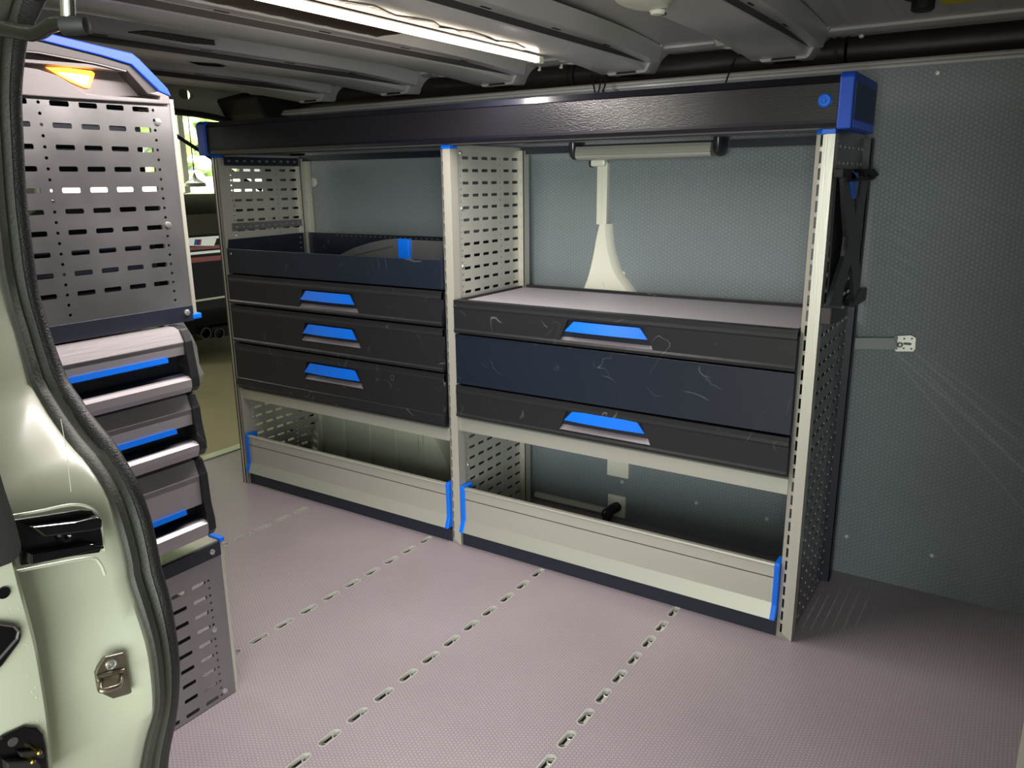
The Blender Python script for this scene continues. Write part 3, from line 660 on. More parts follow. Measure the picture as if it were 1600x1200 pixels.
# screws on the far wall
for px, py, lab in ((1465, 114, 'screw high on the wall right of the blue box end'), (975, 427, 'screw beside the white flared cover'), (1323, 838, 'screw low on the wall just right of the rack'),
                    (1456, 868, 'screw low on the wall, the one farthest right'), (1088, 786, 'screw on the wall behind the right trough, left of two'), (1198, 811, 'screw on the wall behind the right trough, right of two'),
                    (972, 753, 'screw on the wall between blank plate and socket')):
    q = at(px, py, 'y', WY); b = NB(); lathe(b, q, (0, -1, 0), [(-.001, .0058), (.0015, .0055), (.003, .0040), (.0032, .0018), (.0018, .0016), (.0018, .0003)], 14)
    tag(obj('wall_screw', b, slot_m, smooth=True), lab, 'screw', 'bright screws holding the wall sheet')

# galvanised bracket between rack and wall
br = thing('wall_bracket', (1.89, .38, .60), 'galvanised strap bracket tying the rack end to the wall', 'bracket')
def A(px, py, y): return at(px, py, 'y', y)
b = NB(); prism(b, [A(1322, 527, .36), A(1332, 528, .37), A(1396, 528, .380), A(1402, 524, .380), A(1402, 546, .380), A(1332, 545, .37), A(1322, 548, .36)], (0, .0025, 0)); obj('strap', b, mat('dull_zinc_strap', (112, 116, 115), .5, metal=.5), br)
pts = [(1400, 525), (1424, 524), (1431, 528), (1430, 545), (1427, 549), (1400, 549), (1398, 546), (1398, 528)]
P2 = [A(x, y, .384) for x, y in pts]
hl = [disc(*(lambda q: (q.x, q.z))(A(x, y, .384)), .0024, 8) for x, y in ((1402, 528), (1413, 529), (1425, 529), (1412, 544), (1424, 545))]
q = A(1418, 537, .384); hl.append(stad(q.x, q.z, .018, .006, 3)); 
bm = holed([(p.x, p.z) for p in P2], hl, .0025, lambda u, v, w_: Vector((u, .384+w_, v))); obj('end_plate', bm, zinc, br)
q = A(1406, 539, .38); b = NB(); lathe(b, q, (0, -1, 0), [(-.002, .007), (.003, .006), (.005, .002)], 14); obj('bolt', b, zinc, br, smooth=True)
b = NB(); tube(b, [A(1320, 521, .35), A(1334, 521, .36), A(1338, 527, .37)], .0018, 6); tube(b, [A(1320, 549, .35), A(1330, 549, .36), A(1334, 545, .37)], .0018, 6); islands('hook', b, zinc, br)

# ------------------------------------------------------------------ folding X holder on the outer side of the rack
hd = thing('folding_holder', (1.86, .15, .72), 'black X-shaped folding holder with a blue latch on the rack end', 'holder')
HX = 1.838
def B(px, py, x=HX): return at(px, py, 'x', x)
b = NB(); prism(b, [B(1305, 262), B(1309, 266), B(1320, 268), B(1313, 380), B(1308, 478), B(1290, 476)], (.004, 0, 0)); obj('back_plate', b, matblk, hd)
def strip(parts, x, th, m, name, **k):
    b = NB()
    for pp in parts: prism(b, [at(px, py, 'x', x) for px, py in pp], (th, 0, 0))
    return obj(name, b, m, hd, **k)
xm = mat('dark_green_black_plastic', (46, 50, 50), .4)
strip([[(1312, 276), (1326, 276), (1334, 310), (1343, 345), (1341, 372), (1338, 400), (1337, 450), (1332, 470), (1326, 445), (1323, 415), (1318, 440), (1308, 478), (1290, 478), (1300, 440), (1315, 390), (1316, 360), (1313, 320)]], HX+.016, .008, xm, 'x_frame', bevel=.0015) if False else None
b = NB()
for pp in ([(1311, 270), (1325, 272), (1333, 345), (1345, 345), (1337, 375), (1317, 375), (1317, 340)],):
    pass
xfr = [(1311, 272), (1323, 272), (1331, 342), (1342, 275), (1352, 275), (1345, 320), (1337, 372), (1337, 400), (1338, 452), (1329, 470), (1326, 425), (1323, 412), (1314, 445), (1308, 478), (1289, 477), (1300, 440), (1313, 400), (1317, 370), (1314, 330)]
xfr_o = strip([xfr], HX+.014, .008, xm, 'x_frame')
b = NB()
for dx in (0, .010, .022):
    q = at(1322, 378, 'x', HX+.0225); box(b, HX+.0222, HX+.0232, q.y-.02+dx*1.6, q.y-.016+dx*1.6, q.z-.016, q.z+.012)
obj('embossed_mark', b, matblk, xfr_o)
strip([[(1327, 268), (1338, 270), (1339, 285), (1335, 310), (1330, 310), (1327, 290)]], HX+.020, .004, blue, 'latch', bevel=.001, label='blue plastic latch')
strip([[(1303, 264), (1316, 265), (1325, 276), (1321, 284), (1313, 279), (1302, 278)]], HX+.006, .018, matblk, 'upper_arm', bevel=.002)
strip([[(1333, 264), (1352, 264), (1360, 273), (1352, 279), (1337, 277)]], HX+.006, .020, matblk, 'upper_arm', bevel=.002)
b = NB(); tube(b, cr([at(1320, 283, 'x', HX+.02), at(1340, 281, 'x', HX+.03), at(1360, 280, 'x', HX+.03), at(1366, 277, 'x', HX+.03), at(1360, 273, 'x', HX+.03), at(1350, 272, 'x', HX+.02)], 4), .0025, 8); obj('ring', b, matblk, hd, smooth=True)
strip([[(1282, 480), (1305, 482), (1304, 492), (1298, 499), (1290, 504), (1280, 507)]], HX+.004, .022, dkhouse, 'lower_tray', bevel=.003)
strip([[(1330, 450), (1352, 447), (1353, 458), (1340, 468), (1322, 479), (1316, 478), (1322, 466)]], HX+.004, .020, dkhouse, 'lower_tray', bevel=.003)

# ------------------------------------------------------------------ wheel arch housing behind the left trough
wa = thing('wheel_arch', (.3, .32, 0), 'pale pressed steel wheel arch housing behind the left trough', 'wheel arch')
ctr = Vector((.33, 0)); b = NB(); n = 40
def warp(a, rr_, y): return (.33+rr_*1.05*math.cos(a), y, -.02+rr_*math.sin(a))
cur = []
for rr_, y in ((.0, .262), (.12, .262), (.24, .264), (.30, .272), (.325, .285), (.335, .31), (.34, .39)):
    row = []
    for k in range(n+1):
        a = PI*k/n
        row.append(warp(a, rr_, y))
    cur.append(row)
loft(b, cur); bmesh.ops.remove_doubles(b, verts=b.verts, dist=1e-6); obj('arch_shell', b, white_paint, wa, smooth=True)
for xx, zt in ((.09, .20), (.21, .25), (.33, .26), (.45, .25), (.56, .2)):
    b = NB(); tube(b, cr([(xx, .268, zt), (xx+.002, .256, zt-.03), (xx, .254, .06), (xx, .264, .03)], 4), .009, 8)
    for v in b.verts: v.co.y = max(v.co.y, .2525)
    obj('pressed_rib', b, white_paint, wa, smooth=True)

# ------------------------------------------------------------------ second rack by the sliding door (left foreground)
PX = .93; PY = -.787
rk = thing('drawer_rack', (.75, -.95, 0), 'second rack beside the sliding door with grey drawers between perforated panels', 'shelving')
def yz(u, v, w_): return Vector((PX-.001+w_, PY-u, v))
bm = holed([(.006, .796), (.36, .796), (.36, 1.144), (.006, 1.144)], perf_holes(.800, 1.14, 1.1265), .0016, yz); obj('upper_perforated_panel', bm, steel, rk)
bm = holed([(.006, .002), (.36, .002), (.36, .312), (.006, .312)], perf_holes(-.005, .30, .266), .0016, yz); obj('lower_perforated_panel', bm, steel, rk)
for z0, z1 in ((.778, 1.146), (.0, .337)):
    b = NB(); box(b, PX-.03, PX+.001, PY-.0065, PY, z0, z1); box(b, PX-.03, PX-.027, PY-.03, PY, z0, z1); up_ = obj('upright', b, alu, rk)
    b = NB(); box(b, PX-.030, PX-.026, PY, PY+.006, z0, z1); box(b, PX-.015, PX-.012, PY, PY+.004, z0, z1); islands('ridge', b, alu, up_)
b = NB(); box(b, PX-.03, PX+.0025, PY-.36, PY-.008, .770, .798); obj('cross_bar', b, navy_d, rk, bevel=.001)
b = NB(); box(b, PX-.03, PX+.0025, PY-.36, PY-.006, .308, .336); obj('cross_bar', b, navy_d, rk, bevel=.001)
b = NB(); box(b, PX-.05, PX-.002, PY-.36, PY-.006, .336, .339); obj('cross_bar_top', b, alu_h, rk)
b = NB(); box(b, PX-.032, PX+.004, PY-.010, PY+.008, .772, .782); box(b, PX-.032, PX+.004, PY-.008, PY+.004, .334, .343); islands('corner_cap', b, blue, rk, bevel=.002, label='blue plastic corner cap')
b = NB()
for yy, zz in ((-.021, .786), (-.026, .322)): lathe(b, (PX+.002, PY+yy, zz), (1, 0, 0), [(0, .0058), (.003, .005), (.0045, .0025), (.0045, .0005)], 14)
for yy, zz in ((-.033, 1.108), (-.036, .94), (-.039, .16), (-.031, .018)): lathe(b, (PX, PY+yy, zz), (1, 0, 0), [(0, .0055), (.002, .005), (.003, .002)], 14)
islands('bolt', b, zinc, rk, smooth=True)
# frame of the rack running back to the rear
b = NB()
for z in (.775, .33, .01): box(b, -.1, PX-.03, PY-.36, PY-.35, z, z+.02)
for z in (.775, .33, 1.13): box(b, -.1, PX-.03, PY-.36, PY-.02, z, z+.004)
for xx in (-.1, .45): box(b, xx, xx+.003, PY-.35, PY-.02, 0, .8)
islands('shelf_frame', b, navy_d, rk)
b = NB(); box(b, .62, .89, PY-.36, PY-.040, .80, .955); box(b, .62, .89, PY-.36, PY-.040, 1.014, 1.135); box(b, .62, .88, PY-.36, PY-.06, .0, .225); islands('inner_bin', b, navy_d, rk)
# drawers, faces towards +x
def fdrawer(zt, z1, z2, z3, z4, z5):
    """zt top, z1 bottom of sloping band, z2 bottom of flat face, z3 lip top, z4 lip bottom, z5 underside"""
    yA, yB = PY-.36, PY-.058
    dr = NB(); yprism(dr, [(.925, zt), (.944, zt), (.958, zt-.004), (.968, z1), (.968, z1-.0015), (.966, z1-.002), (.966, z2), (.94, z2), (.94, z5), (.925, z5)], yA, yB)
    d = obj('drawer_front', dr, alu_p, rk)
    b = NB(); box(b, .62, .93, yA, yB+.006, z5+.004, zt-.006); obj('drawer_box', b, dkhouse, d)
    b = NB(); yprism(b, [(.9405, z2), (.9415, z2), (.9415, z3), (.9405, z3)], yA, yB); obj('grip_recess', b, navy_d, d)
    b = NB(); yprism(b, [(.940, z3+.004), (.952, z3+.004), (.968, z3-.002), (.968, z3-.004), (.94, z3-.004)], yA, yB); obj('recess_floor', b, navy_d, d)
    b = NB(); yprism(b, [(.958, z3), (.970, z3-.001), (.978, z3-.006), (.978, z4), (.972, z5), (.958, z5)], yA, yB); obj('lower_lip', b, alu_p, d)
    b = NB(); yprism(b, [(.9655, z2+.001), (.9695, z2+.002), (.9715, z2-.007), (.960, z2-.011), (.955, z2-.009)], yA, yB-.035); obj('handle', b, blue, d, label='blue plastic handle strip')
    b = NB(); yprism(b, [(.925, zt+.001), (.945, zt+.001), (.960, zt-.003), (.971, z1), (.973, z2), (.979, z3-.003), (.979, z4), (.970, z5-.001), (.925, z5-.001)], yB, yB+.016); obj('end_cheek', b, black_pl, d, bevel=.002)
def zz_(px, py): return at(px, py, 'x', .968).z
fdrawer(zz_(266, 516), zz_(273, 537), zz_(275, 557), zz_(279, 590), zz_(280, 607), zz_(277, 616))
fdrawer(zz_(279, 619), zz_(286, 642), zz_(289, 667), zz_(290, 693), zz_(294, 705), zz_(294, 716))
fdrawer(zz_(295, 722), zz_(299, 747), zz_(305, 792), zz_(304, 817), zz_(310, 832), zz_(306, 843))
# top housing with blue arch and amber lamp
hs_ = thing('rack_top_housing', (.9, -.95, 1.144), 'grey arched top housing with a blue trim strip on the sliding door rack', 'housing')
def pl_(name, pts, x, th, m, parent=hs_, **k):
    b = NB(); prism(b, [at(px, py, 'x', x) for px, py in pts], (-th, 0, 0)); return obj(name, b, m, parent, **k)
pl_('base_shell', [(-40, 80), (34, 104), (60, 108), (90, 118), (115, 133), (135, 146), (180, 153), (250, 156), (251, 151), (232, 146), (248, 143), (264, 150), (267, 163), (100, 153), (-40, 143)], PX+.006, .03, greyhouse, bevel=.0015)
pl_('back_wall', [(-40, 60), (60, 70), (190, 100), (240, 150), (-40, 150)], PX-.025, .01, greyhouse)
pl_('lamp_shelf', [(-40, 84), (35, 92), (150, 101), (190, 107), (192, 112), (150, 106), (36, 97), (-40, 90)], PX+.001, .024, greyhouse)
pl_('arch_frame', [(-40, 60), (66, 63), (160, 87), (206, 101), (251, 146), (231, 147), (198, 110), (150, 98), (60, 81), (-40, 72)], PX+.003, .028, dkhouse, bevel=.001)
pl_('inner_edge', [(-40, 72), (60, 81), (150, 98), (198, 110), (197, 112), (150, 100), (60, 83), (-40, 74)], PX+.0045, .006, greyhouse)
pl_('blue_trim', [(20, 44), (82, 53), (160, 72), (207, 83), (218, 92), (262, 138), (268, 151), (250, 143), (206, 101), (160, 87), (68, 64), (20, 58)], PX+.008, .05, mat('blue_trim_plastic', (22, 72, 214), .4), bevel=.0015, label='bright blue trim strip along the arch')
al = thing('amber_lamp', (.92, -.94, 1.15), 'glowing amber triangular lamp in the top housing of the door rack', 'lamp')
pl_('lens', [(73, 105), (105, 106), (143, 111), (148, 115), (146, 122), (140, 137), (134, 137), (112, 128), (92, 117)], PX-.0215, .003, amber, al)
pl_('bulb_window', [(90, 113), (115, 115), (140, 119), (140, 122), (136, 134), (128, 132), (110, 123)], PX-.0205, .003, amber_c, al)

# silver film bag behind the drawers
bg_ = thing('film_bag', (.3, -.55, .55), 'crinkled silver plastic film bag with black netting hanging beyond the grey drawers', 'bag')
X0 = -.30
pts = [(262, 497), (283, 498), (290, 515), (300, 530), (302, 545), (304, 562), (303, 578), (316, 592), (313, 602), (292, 608), (270, 612), (258, 560)]
b = NB(); cen = at(284, 555, 'x', X0); f_ = []
ringA = [at(px, py, 'x', X0) for px, py in pts]
a_ = [b.verts.new(p) for p in ringA]; m1 = [b.verts.new(cen+(p-cen)*.62+Vector((.05+.02*random.random(), 0, .01*random.uniform(-1, 1)))) for p in ringA]
m2_ = [b.verts.new(cen+(p-cen)*.7+Vector((-.05, 0, 0))) for p in ringA]; n = len(pts)
for i in range(n):
    b.faces.new([a_[i], a_[(i+1) % n], m1[(i+1) % n], m1[i]]); b.faces.new([m2_[i], m2_[(i+1) % n], a_[(i+1) % n], a_[i]])
b.faces.new(m1); b.faces.new(m2_[::-1]); obj('film', b, film, bg_)
b = NB()
o1 = at(291, 560, 'x', X0+.03); o2 = at(300, 592, 'x', X0+.03)
for k in range(9):
    tube(b, [at(288+1.2*k*0, 552+5*k, 'x', X0+.062), at(303, 560+5*k-9, 'x', X0+.055)], .0016, 5)
    tube(b, [at(288, 552+5*k, 'x', X0+.062), at(303, 572+5*k-6, 'x', X0+.055)], .0016, 5)
islands('netting', b, mesh_b, bg_)

# ------------------------------------------------------------------ sliding door opening: white pillar, seal, striker, door edge
seal_in = [(70, -12), (55, 20), (42, 45), (36, 75), (30, 140), (32, 200), (37, 300), (46, 375), (56, 450), (72, 510), (85, 550), (105, 600), (125, 630), (142, 655), (162, 680), (180, 702), (197, 730), (210, 752), (222, 780), (234, 815), (243, 855), (251, 895), (264, 940), (273, 990), (279, 1045), (277, 1100), (271, 1140), (263, 1180), (258, 1230)]
white_e = [(-8, -12), (-16, 20), (-22, 60), (-24, 110), (-24, 160), (-20, 230), (-12, 330), (-2, 420), (3, 445), (14, 490), (25, 525), (45, 595), (49, 605), (75, 650), (107, 695), (122, 711), (135, 727), (148, 745), (160, 765), (172, 790), (185, 828), (197, 875), (201, 905), (216, 950), (234, 1010), (242, 1075), (241, 1112), (231, 1145), (224, 1175), (214, 1230)]
def resample(c, n):
    c = [Vector(p) for p in c]; L = [0]
    for i in range(1, len(c)): L.append(L[-1]+(c[i]-c[i-1]).length)
    out = []; j = 0
    for k in range(n):
        s = L[-1]*k/(n-1)
        while j < len(L)-2 and L[j+1] < s: j += 1
        t_ = (s-L[j])/max(1e-9, L[j+1]-L[j]); out.append(c[j].lerp(c[j+1], min(1, t_)))
    return out
NS = 70
SI = resample(cr([at(px, py, 'y', -1.225) for px, py in seal_in], 4), NS)
WE = resample(cr([at(px, py, 'y', -1.262) for px, py in white_e], 4), NS)
sl = thing('sliding_door_seal', (1.4, -1.24, .3), 'thick black rubber seal curving down the edge of the sliding door opening', 'seal')
b = NB(); tube(b, [p+Vector((-.010, -.004, 0)) for p in SI], .0105, 12); obj('seal_bulb', b, rubber, sl, smooth=True)
b = NB(); loft(b, [[p+(q-p)*f+Vector((o_, 0, 0)) for p, q in zip(SI, WE)] for f, o_ in ((.15, -.006), (.30, .000), (.42, -.004), (.5, -.005), (.62, .001), (.85, .002), (1.0, -.003))]); obj('seal_lip', b, gasket, sl, smooth=True)
# inner body around the opening (behind the seal)
b = NB(); back = [p+Vector((-.02, .004, 0)) for p in SI]
loft(b, [back, [Vector((p.x-.20, -1.235, p.z)) for p in SI], [Vector((p.x-.9, -1.25, p.z)) for p in SI]]); struct('wall_front', b, matblk)
# white jamb, lofted outward from the seal
def row(px_off, y, mix=0): return resample(cr([at(px-px_off, py, 'y', y) for px, py in white_e], 4), NS)
J1 = [p+Vector((-.003, .002, 0)) for p in WE]
def shift(dx, dy): return [Vector((p.x+dx, p.y+dy, p.z)) for p in WE]
curves = [shift(-.006, .006), shift(0, 0), shift(.004, -.006), shift(.003, -.020), shift(-.004, -.040), shift(-.012, -.075), shift(-.026, -.11), shift(-.05, -.14), shift(-.10, -.155)]
# straighten the outer runs so the jamb widens like a pressed pillar
def straight(c, xt, f): return [Vector((p.x*(1-f)+xt(p.z)*f, p.y, p.z)) for p in c]
xt = lambda z: 1.455-.03*max(0, z-.75)+.0*z
curves = [straight(c, xt, f) for c, f in zip(curves, (0, 0, 0, .10, .25, .55, .75, .9, .95))]
b = NB(); loft(b, curves); struct('trim_6', b, white_paint, smooth=True)
JX = lambda y, z: 1.455
# striker plate
def jp(px, py, x=1.478): return at(px, py, 'x', x)
st = thing('door_striker', jp(170, 1055), 'bronze-grey metal door striker bolted to the white pillar', 'striker')
spl = [(146, 1050), (150, 1040), (160, 1025), (190, 1018), (194, 1026), (203, 1080), (198, 1083), (174, 1090), (158, 1083), (150, 1075)]
SX = 1.474
b = NB(); prism(b, [jp(px, py, SX) for px, py in spl], (.004, 0, 0)); obj('striker_plate', b, striker_m, st, bevel=.001)
b = NB(); lathe(b, jp(174, 1038, SX+.004), (1, 0, 0), [(0, .0055), (.001, .0055), (.0015, .004), (.0005, .0035), (.0005, .0015), (.002, .001)], 18)
obj('rivet', b, zinc, st, smooth=True)
b = NB(); tube(b, cr([jp(158, 1062, SX+.003), jp(156, 1072, SX+.012), jp(158, 1079, SX+.018), jp(170, 1077, SX+.020), jp(184, 1072, SX+.018), jp(188, 1066, SX+.012), jp(188, 1055, SX+.003)], 5), .0026, 10); obj('striker_loop', b, striker_m, st, smooth=True)
b = NB(); tube(b, [jp(151, 1058, SX+.005), jp(170, 1052, SX+.006), jp(193, 1047, SX+.005)], .0018, 8); obj('ridge', b, striker_m, st, smooth=True)
# black check bracket in its recess
ck = thing('door_check_bracket', jp(90, 840), 'glossy black bracket in a recess of the white pillar above the striker', 'bracket')
def cp(name, pts, x, th, m, **k):
    b = NB(); prism(b, [jp(px, py, x) for px, py in pts], (th, 0, 0)); return obj(name, b, m, ck, **k)
cp('recess_face', [(20, 812), (60, 806), (125, 796), (140, 797), (150, 808), (156, 835), (158, 852), (152, 862), (110, 868), (30, 882)], 1.478, .003, glossblk)
cp('upper_arm', [(40, 820), (110, 812), (146, 804), (151, 810), (151, 822), (138, 826), (60, 836)], 1.484, .010, glossblk, bevel=.002)
cp('lower_arm', [(40, 862), (138, 846), (142, 849), (154, 850), (154, 853), (110, 864), (40, 878)], 1.484, .010, glossblk, bevel=.002)
b = NB(); lathe(b, jp(102, 836, 1.484), (1, 0, 0), [(0, .007), (.004, .006), (.004, .003), (.002, .001)], 16); obj('pivot', b, glossblk, ck, smooth=True)
def rim(pts, r, x=1.478):
    b = NB(); tube(b, cr([jp(px, py, x) for px, py in pts], 5), r, 8, caps=False); return b
b1 = rim([(20, 806), (60, 799), (110, 789), (138, 792), (154, 806), (160, 835), (163, 860)], .0014); struct('trim_7', b1, white_paint, smooth=True)
b1 = rim([(20, 894), (70, 884), (140, 872), (156, 880), (164, 898)], .0015); struct('trim_8', b1, white_paint, smooth=True)
b = NB(); tube(b, cr([jp(95, 655), jp(103, 700), jp(111, 768)], 4), .0003, 6); struct('pillar_highlight', b, white_paint, smooth=True)  # hair-thin raised line put in to draw the highlight down the pillar

# opened sliding door: its leading edge at the far left
DX = 1.478; DYo = -1.345
sd = thing('sliding_door', (1.4, -1.4, .1), 'wet white edge of the opened sliding door at the bottom left', 'door')
def dp(px, py, x=DX+.012): return at(px, py, 'x', x)
edge = [(-60, 700), (-12, 760), (5, 800), (25, 880), (35, 920), (45, 957), (53, 987), (60, 1017), (68, 1062), (75, 1107), (80, 1150), (84, 1200), (86, 1240)]
ed = cr([dp(*p) for p in edge], 3)
b = NB(); loft(b, [[p+Vector((-.12, .012, 0)) for p in ed], [p+Vector((-.006, 0.002, 0)) for p in ed], [p+Vector((0, -.003, 0)) for p in ed], [p+Vector((.001, -.02, 0)) for p in ed], [Vector((p.x, -1.47, p.z)) for p in ed], [Vector((p.x-.01, -1.50, p.z)) for p in ed], [Vector((p.x-.2, -1.52, p.z)) for p in ed]]); obj('door_shell', b, white_paint, sd, smooth=True)
DF = DX+.013
b = NB(); prism(b, [dp(px, py, DF) for px, py in [(-40, 960), (0, 971), (20, 973), (30, 980), (31, 992), (28, 1002), (2, 1037), (-40, 1080)]], (.004, 0, 0)); lt = obj('latch_cover', b, glossblk, sd, bevel=.002)
b = NB(); tube(b, [dp(px, py, DF+.004) for px, py in [(-2, 1030), (26, 998), (29, 986), (22, 978), (-5, 974)]], .0015, 6); obj('cover_rim', b, dkhouse, lt)
b = NB(); prism(b, [dp(px, py, DF) for px, py in [(-40, 1180), (0, 1148), (35, 1132), (55, 1134), (65, 1145), (70, 1165), (75, 1215), (76, 1260), (-40, 1260)]], (.004, 0, 0)); lt2 = obj('lower_latch', b, glossblk, sd, bevel=.003)
b = NB(); prism(b, [dp(px, py, DF+.004) for px, py in [(25, 1172), (62, 1170), (66, 1178), (62, 1182), (28, 1180)]], (.006, 0, 0)); prism(b, [dp(px, py, DF+.004) for px, py in [(2, 1185), (50, 1183), (56, 1190), (52, 1204), (4, 1204)]], (.010, 0, 0)); islands('latch_block', b, matblk, lt2, bevel=.001)
b = NB(); 
for px, py in ((61, 1176), (51, 1190)): lathe(b, dp(px, py, DF+.014), (1, 0, 0), [(-.01, .0022), (.001, .0022), (.002, .001)], 10)
islands('brass_pin', b, mat('brass', (190, 160, 90), .25, metal=1), lt2)
b = NB(); lathe(b, dp(20, 1159, DF+.004), (1, 0, 0), [(0, .0042), (.001, .004), (.001, .002)], 16); obj('screw', b, dkhouse, lt2)
b = NB(); lathe(b, dp(5, 926, DF), (1, 0, 0), [(0, .0055), (.0015, .005), (.0015, .002)], 16); obj('buffer', b, glossblk, sd)
# water drops on the door edge: countable beads, parts of the wet door
b = NB()
for k in range(85):
    px = random.uniform(2, 70); py = random.uniform(905, 1130); lim = 25+(py-880)*.2
    if px > lim-6: px = random.uniform(2, lim-8)
    if px < 33 and 965 < py < 1040: continue
    q = dp(px, py, DX+.012); r = random.choice((.0007, .0010, .0013))*.8
    lathe(b, q, (1, 0, 0), [(-.0003, r), (r*.5, r*.8), (r*.8, r*.2)], 8)
wd = obj('water_drops', b, drop, sd, smooth=True); wd['kind'] = 'stuff'
# black rubber strip of the door front edge
b = NB(); rb = cr([dp(*p, DX+.016) for p in [(-26, 640), (-16, 690), (-3, 730), (9, 770), (21, 806), (30, 838), (33, 856), (28, 870), (16, 880)]], 4)
loft(b, [[p+Vector((-.006, .001, 0)) for p in rb], rb, [p+Vector((.0, -.012, 0)) for p in rb], [p+Vector((-.003, -.03, 0)) for p in rb]]); obj('edge_rubber', b, matblk, sd, smooth=True)
b = NB(); prism(b, [dp(px, py, DX+.008) for px, py in [(-40, 440), (-16, 470), (-8, 560), (-9, 650), (-6, 735), (-40, 735)]], (-.003, 0, 0)); obj('upper_rubber', b, matblk, sd)

# roller arm of the sliding door at the top left
ra = thing('door_roller_arm', (1.45, -1.27, 1.12), 'dark metal roller arm with a bright steel pin at the top left corner', 'arm')
RY = -1.285
def rp(px, py, y=RY): return at(px, py, 'y', y)
b = NB(); tube(b, cr([rp(-60, 44), rp(0, 45), rp(45, 52), rp(62, 50), rp(78, 40), rp(95, 35), rp(112, 37), rp(124, 40)], 5), [.0065]*12+[.006]*12+[.0055]*12, 12); obj('arm_tube', b, mat('oiled_dark_steel', (70, 72, 66), .22, metal=.9), ra, smooth=True)
b = NB(); lathe(b, rp(122, 40), (1, .55, 0), [(-.012, .0072), (.004, .0072), (.007, .006), (.008, .001)], 16); obj('arm_boss', b, matblk, ra, smooth=True)
b = NB(); cyl(b, rp(104, -40), rp(107, 32), .0055, 16); obj('steel_pin', b, chrome, ra, smooth=True)

# header of the opening, near-side wall parts and sill outside the frame
b = NB(); box(b, 1.0, 2.7, -1.30, -1.26, 1.20, 1.42); box(b, 2.206, 2.7, -1.32, -1.22, -.05, 1.42); box(b, -.36, 1.30, -1.31, -1.27, 1.19, 1.42); struct('trim_10', b, white_paint)
b = NB(); box(b, -.36, 1.20, -1.30, -1.275, -.05, 1.25); struct('trim_11', b, white_paint)
b = NB(); box(b, 1.2, 2.7, -1.42, -1.30, -.10, -.01); struct('trim_12', b, rubber)

# ------------------------------------------------------------------ garage behind the rear doors
GZ = -.52
b = NB(); box(b, -11, 6, -7, 7, GZ-.05, GZ); struct('garage_floor', b, concrete)
wq = [at(268, 150, 'x', -7.0), at(345, 296, 'x', -7.0)]
y0w, y1w = at(50, 300, 'x', -7.0).y, wq[1].y+1.2; z1w, z0w = wq[0].z+.3, at(300, 345, 'x', -7.0).z
bm = holed([(-7, GZ), (9, GZ), (9, 4.2), (-7, 4.2)], [[(y0w, z0w), (y1w, z0w), (y1w, z1w), (y0w, z1w)]], .1, lambda u, v, w_: Vector((-7+w_, u, v)))
struct('wall_garage', bm, garagewall)
b = NB()
for yy in (y0w+.0, at(284, 200, 'x', -6.9).y-.05, y1w-.06): box(b, -6.96, -6.90, yy, yy+.08, z0w, z1w)
box(b, -6.96, -6.90, y0w, y1w, z0w-.04, z0w+.06); struct('window_1', b, white_b)
b = NB()
hy = (y0w+y1w)/2
for k in range(900):
    c_ = Vector((-10.5+random.uniform(-.8, .8), hy+random.uniform(-4.6, 4.0), 1.35+random.uniform(-1.6, 1.5))); r = random.uniform(.12, .3)
    mm = Matrix.Translation(c_) @ Matrix.Diagonal((r, r, r*.7, 1)); bmesh.ops.create_icosphere(b, subdivisions=1, radius=1, matrix=mm)
for v in b.verts: v.co += Vector((random.uniform(-.04, .04), random.uniform(-.04, .04), random.uniform(-.04, .04)))
tag(obj('hedge', b, leaf), 'sunlit green foliage seen through the garage window', 'foliage', kind='stuff')
# a white parasol-like lamp shade seen in the window
q = at(304, 277, 'x', -6.6); b = NB(); lathe(b, (q.x, q.y, q.z+.05), (0, 0, -1), [(0, .01), (.06, .03), (.12, .12), (.16, .13), (.17, .02)], 18)
tag(obj('pendant_lamp', b, mat('grey_lamp_shade', (150, 145, 130), .4), smooth=True), 'grey pendant lamp in front of the garage window', 'lamp')
q2 = at(304, 200, 'x', -6.6)
b = NB(); sl_ = [at(277, 213, 'x', RX-.03), at(316, 238, 'x', RX-.03)]
d_ = (sl_[1]-sl_[0]).normalized(); tube(b, [sl_[0]-d_*.25, sl_[0]+d_*((.475-sl_[0].y)/d_.y)], .007, 8)
tag(obj('door_strut', b, matblk, smooth=True), 'thick dark strut slanting across the bright top of the rear doorway', 'strut')
b = NB(); cyl(b, (q.x, q.y, q.z+.04), (q.x, q.y, 2.62), .006, 8)
tag(obj('lamp_cord', b, matblk, smooth=True), 'thin cord holding the grey pendant lamp', 'cord')
b = NB(); box(b, -7.05, -.9, -7, 7, 2.6, 2.65); struct('ceiling_garage', b, mat('garage_ceiling_paint', (120, 120, 110), .7))
b = NB(); box(b, -7.05, -.9, 6.95, 7.0, GZ, 2.65); box(b, -7.05, -.9, -7.0, -6.95, GZ, 2.65); struct('wall_garage_side', b, garagewall)
zz0 = at(300, 276, 'x', -8.6).z; b = NB(); box(b, -8.8, -8.6, -4, 11, -.5, zz0)  # added white block stands in for overexposed ground beyond the window
tag(obj('overexposed_band', b, white_b), 'added white block for the overexposed band outside the garage window', 'stand-in')

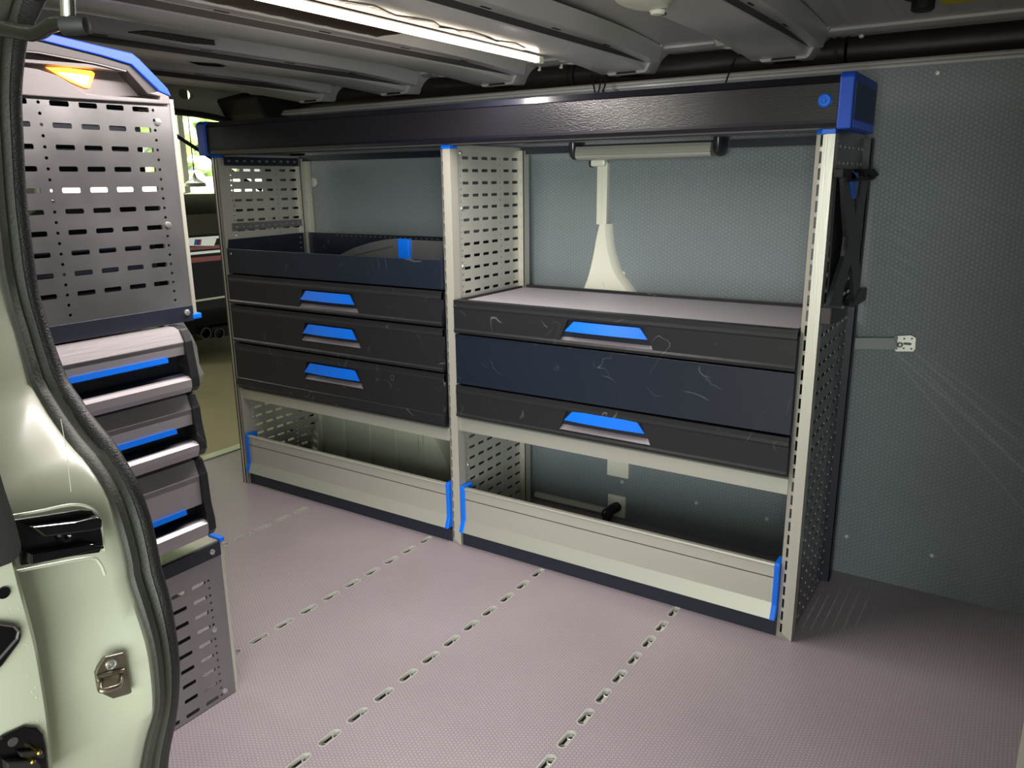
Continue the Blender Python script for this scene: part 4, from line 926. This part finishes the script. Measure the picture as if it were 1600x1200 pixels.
# dark car parked with its tail towards the van
CX = -3.6
car = thing('parked_car', (CX-1.5, 2.9, GZ), 'glossy black car parked behind the van, seen past the rack uprights', 'car')
def cpnt(px, py, x=CX): return at(px, py, 'x', x)
cy0 = at(262, 400, 'x', CX).y; cy1 = cy0+1.9
zr = lambda py: at(325, py, 'x', CX).z
zb, zt2, zl1, zl0, zdk, zrf = zr(530), zr(455), zr(408), zr(378), zr(362), zr(302)
prof = [(CX-.10, zb-.02), (CX+.02, zb+.06), (CX+.05, zr(500)), (CX+.06, zr(470)), (CX+.02, zr(455)), (CX+.0, zr(415)), (CX-.01, zr(375)), (CX-.10, zdk+.02), (CX-.55, zrf-.02), (CX-.9, zrf), (CX-2.0, zrf-.03), (CX-2.6, zdk), (CX-3.9, zdk-.12), (CX-4.1, zr(420)), (CX-4.1, zb)]
b = NB(); rws = []
for f, ins, top in ((0, .22, .06), (.04, .08, .03), (.12, .02, .01), (.3, 0, 0), (.7, 0, 0), (.88, .02, .01), (.96, .08, .03), (1, .22, .06)):
    rws.append([(x-(ins if x > CX-1.5 else -ins), cy0+(cy1-cy0)*f+(.0), z-(top if z > zdk else 0)) for x, z in prof])
loft(b, [r_+[r_[0]] for r_ in rws]); b.faces.new([b.verts.new(p) for p in rws[0]]); b.faces.new([b.verts.new(p) for p in rws[-1]])
bmesh.ops.remove_doubles(b, verts=b.verts, dist=1e-5); obj('car_body', b, carpaint, car, smooth=True)
b = NB(); prism(b, [(CX-.06, cy0+.10, zr(372)), (CX-.06, cy1-.2, zr(372)), (CX-.30, cy1-.30, zr(342)), (CX-.30, cy0+.16, zr(342))], (.03, 0, .03)); obj('rear_window', b, carglass, car)
b = NB(); 
for zc, h, ya, yb in ((zr(386), .014, cy0+.1, cy1-.1), (zr(404), .020, cy0+.1, cy1-.1)):
    prism(b, [(CX+.0, ya, zc-h), (CX+.045, (ya+yb)/2-.35, zc-h), (CX+.045, (ya+yb)/2+.35, zc-h), (CX, yb, zc-h)], (0, 0, 2*h))
islands('tail_light', b, redlens, car, label='red tail light bars')
b = NB(); box(b, CX-.02, CX+.05, cy0+.15, cy1-.15, zr(395), zr(391)); box(b, CX-.02, CX+.04, cy0+.1, cy1-.1, zr(373), zr(369)); box(b, CX+.02, CX+.062, cy0+.15, cy1-.15, zr(467), zr(464)); islands('chrome_strip', b, chrome, car)
for k, (px, m_) in enumerate(((304, bm_blue), (307, bm_dark), (310, bm_red))):
    b = NB(); prism(b, [cpnt(px, 383, CX+.055), cpnt(px+3, 383, CX+.055), cpnt(px+4.5, 374, CX+.055), cpnt(px+1.5, 374, CX+.055)], (.006, 0, 0)); obj('badge_stripe', b, m_, car)
b = NB(); prism(b, [cpnt(288, 384, CX+.05), cpnt(334, 384, CX+.05), cpnt(338, 373, CX+.05), cpnt(288, 373, CX+.05)], (.004, 0, 0)); obj('badge_plate', b, chrome, car)
b = NB()
for px in (322, 343):
    q = cpnt(px, 521, CX+.05); lathe(b, q, (1, 0, -.05), [(-.2, .035), (.0, .05), (.0, .042), (-.02, .042), (-.10, .03)], 20)
islands('exhaust_tip', b, mat('dark_chrome', (90, 90, 92), .2, metal=1), car, smooth=True)
b = NB(); prism(b, [(CX-.0, cy0+.3, zr(530)), (CX+.06, cy0+.3, zr(512)), (CX+.06, cy1-.3, zr(512)), (CX, cy1-.3, zr(530))], (-.3, 0, 0)); obj('diffuser', b, matblk, car)
b = NB()
for yy in (cy0+.02, cy1-.24): cyl(b, (CX-.75, yy, GZ+.30), (CX-.75, yy+.22, GZ+.30), .30, 28)
for yy in (cy0+.02, cy1-.24): cyl(b, (CX-3.3, yy, GZ+.30), (CX-3.3, yy+.22, GZ+.30), .30, 28)
islands('tyre', b, rubber, car, smooth=True)
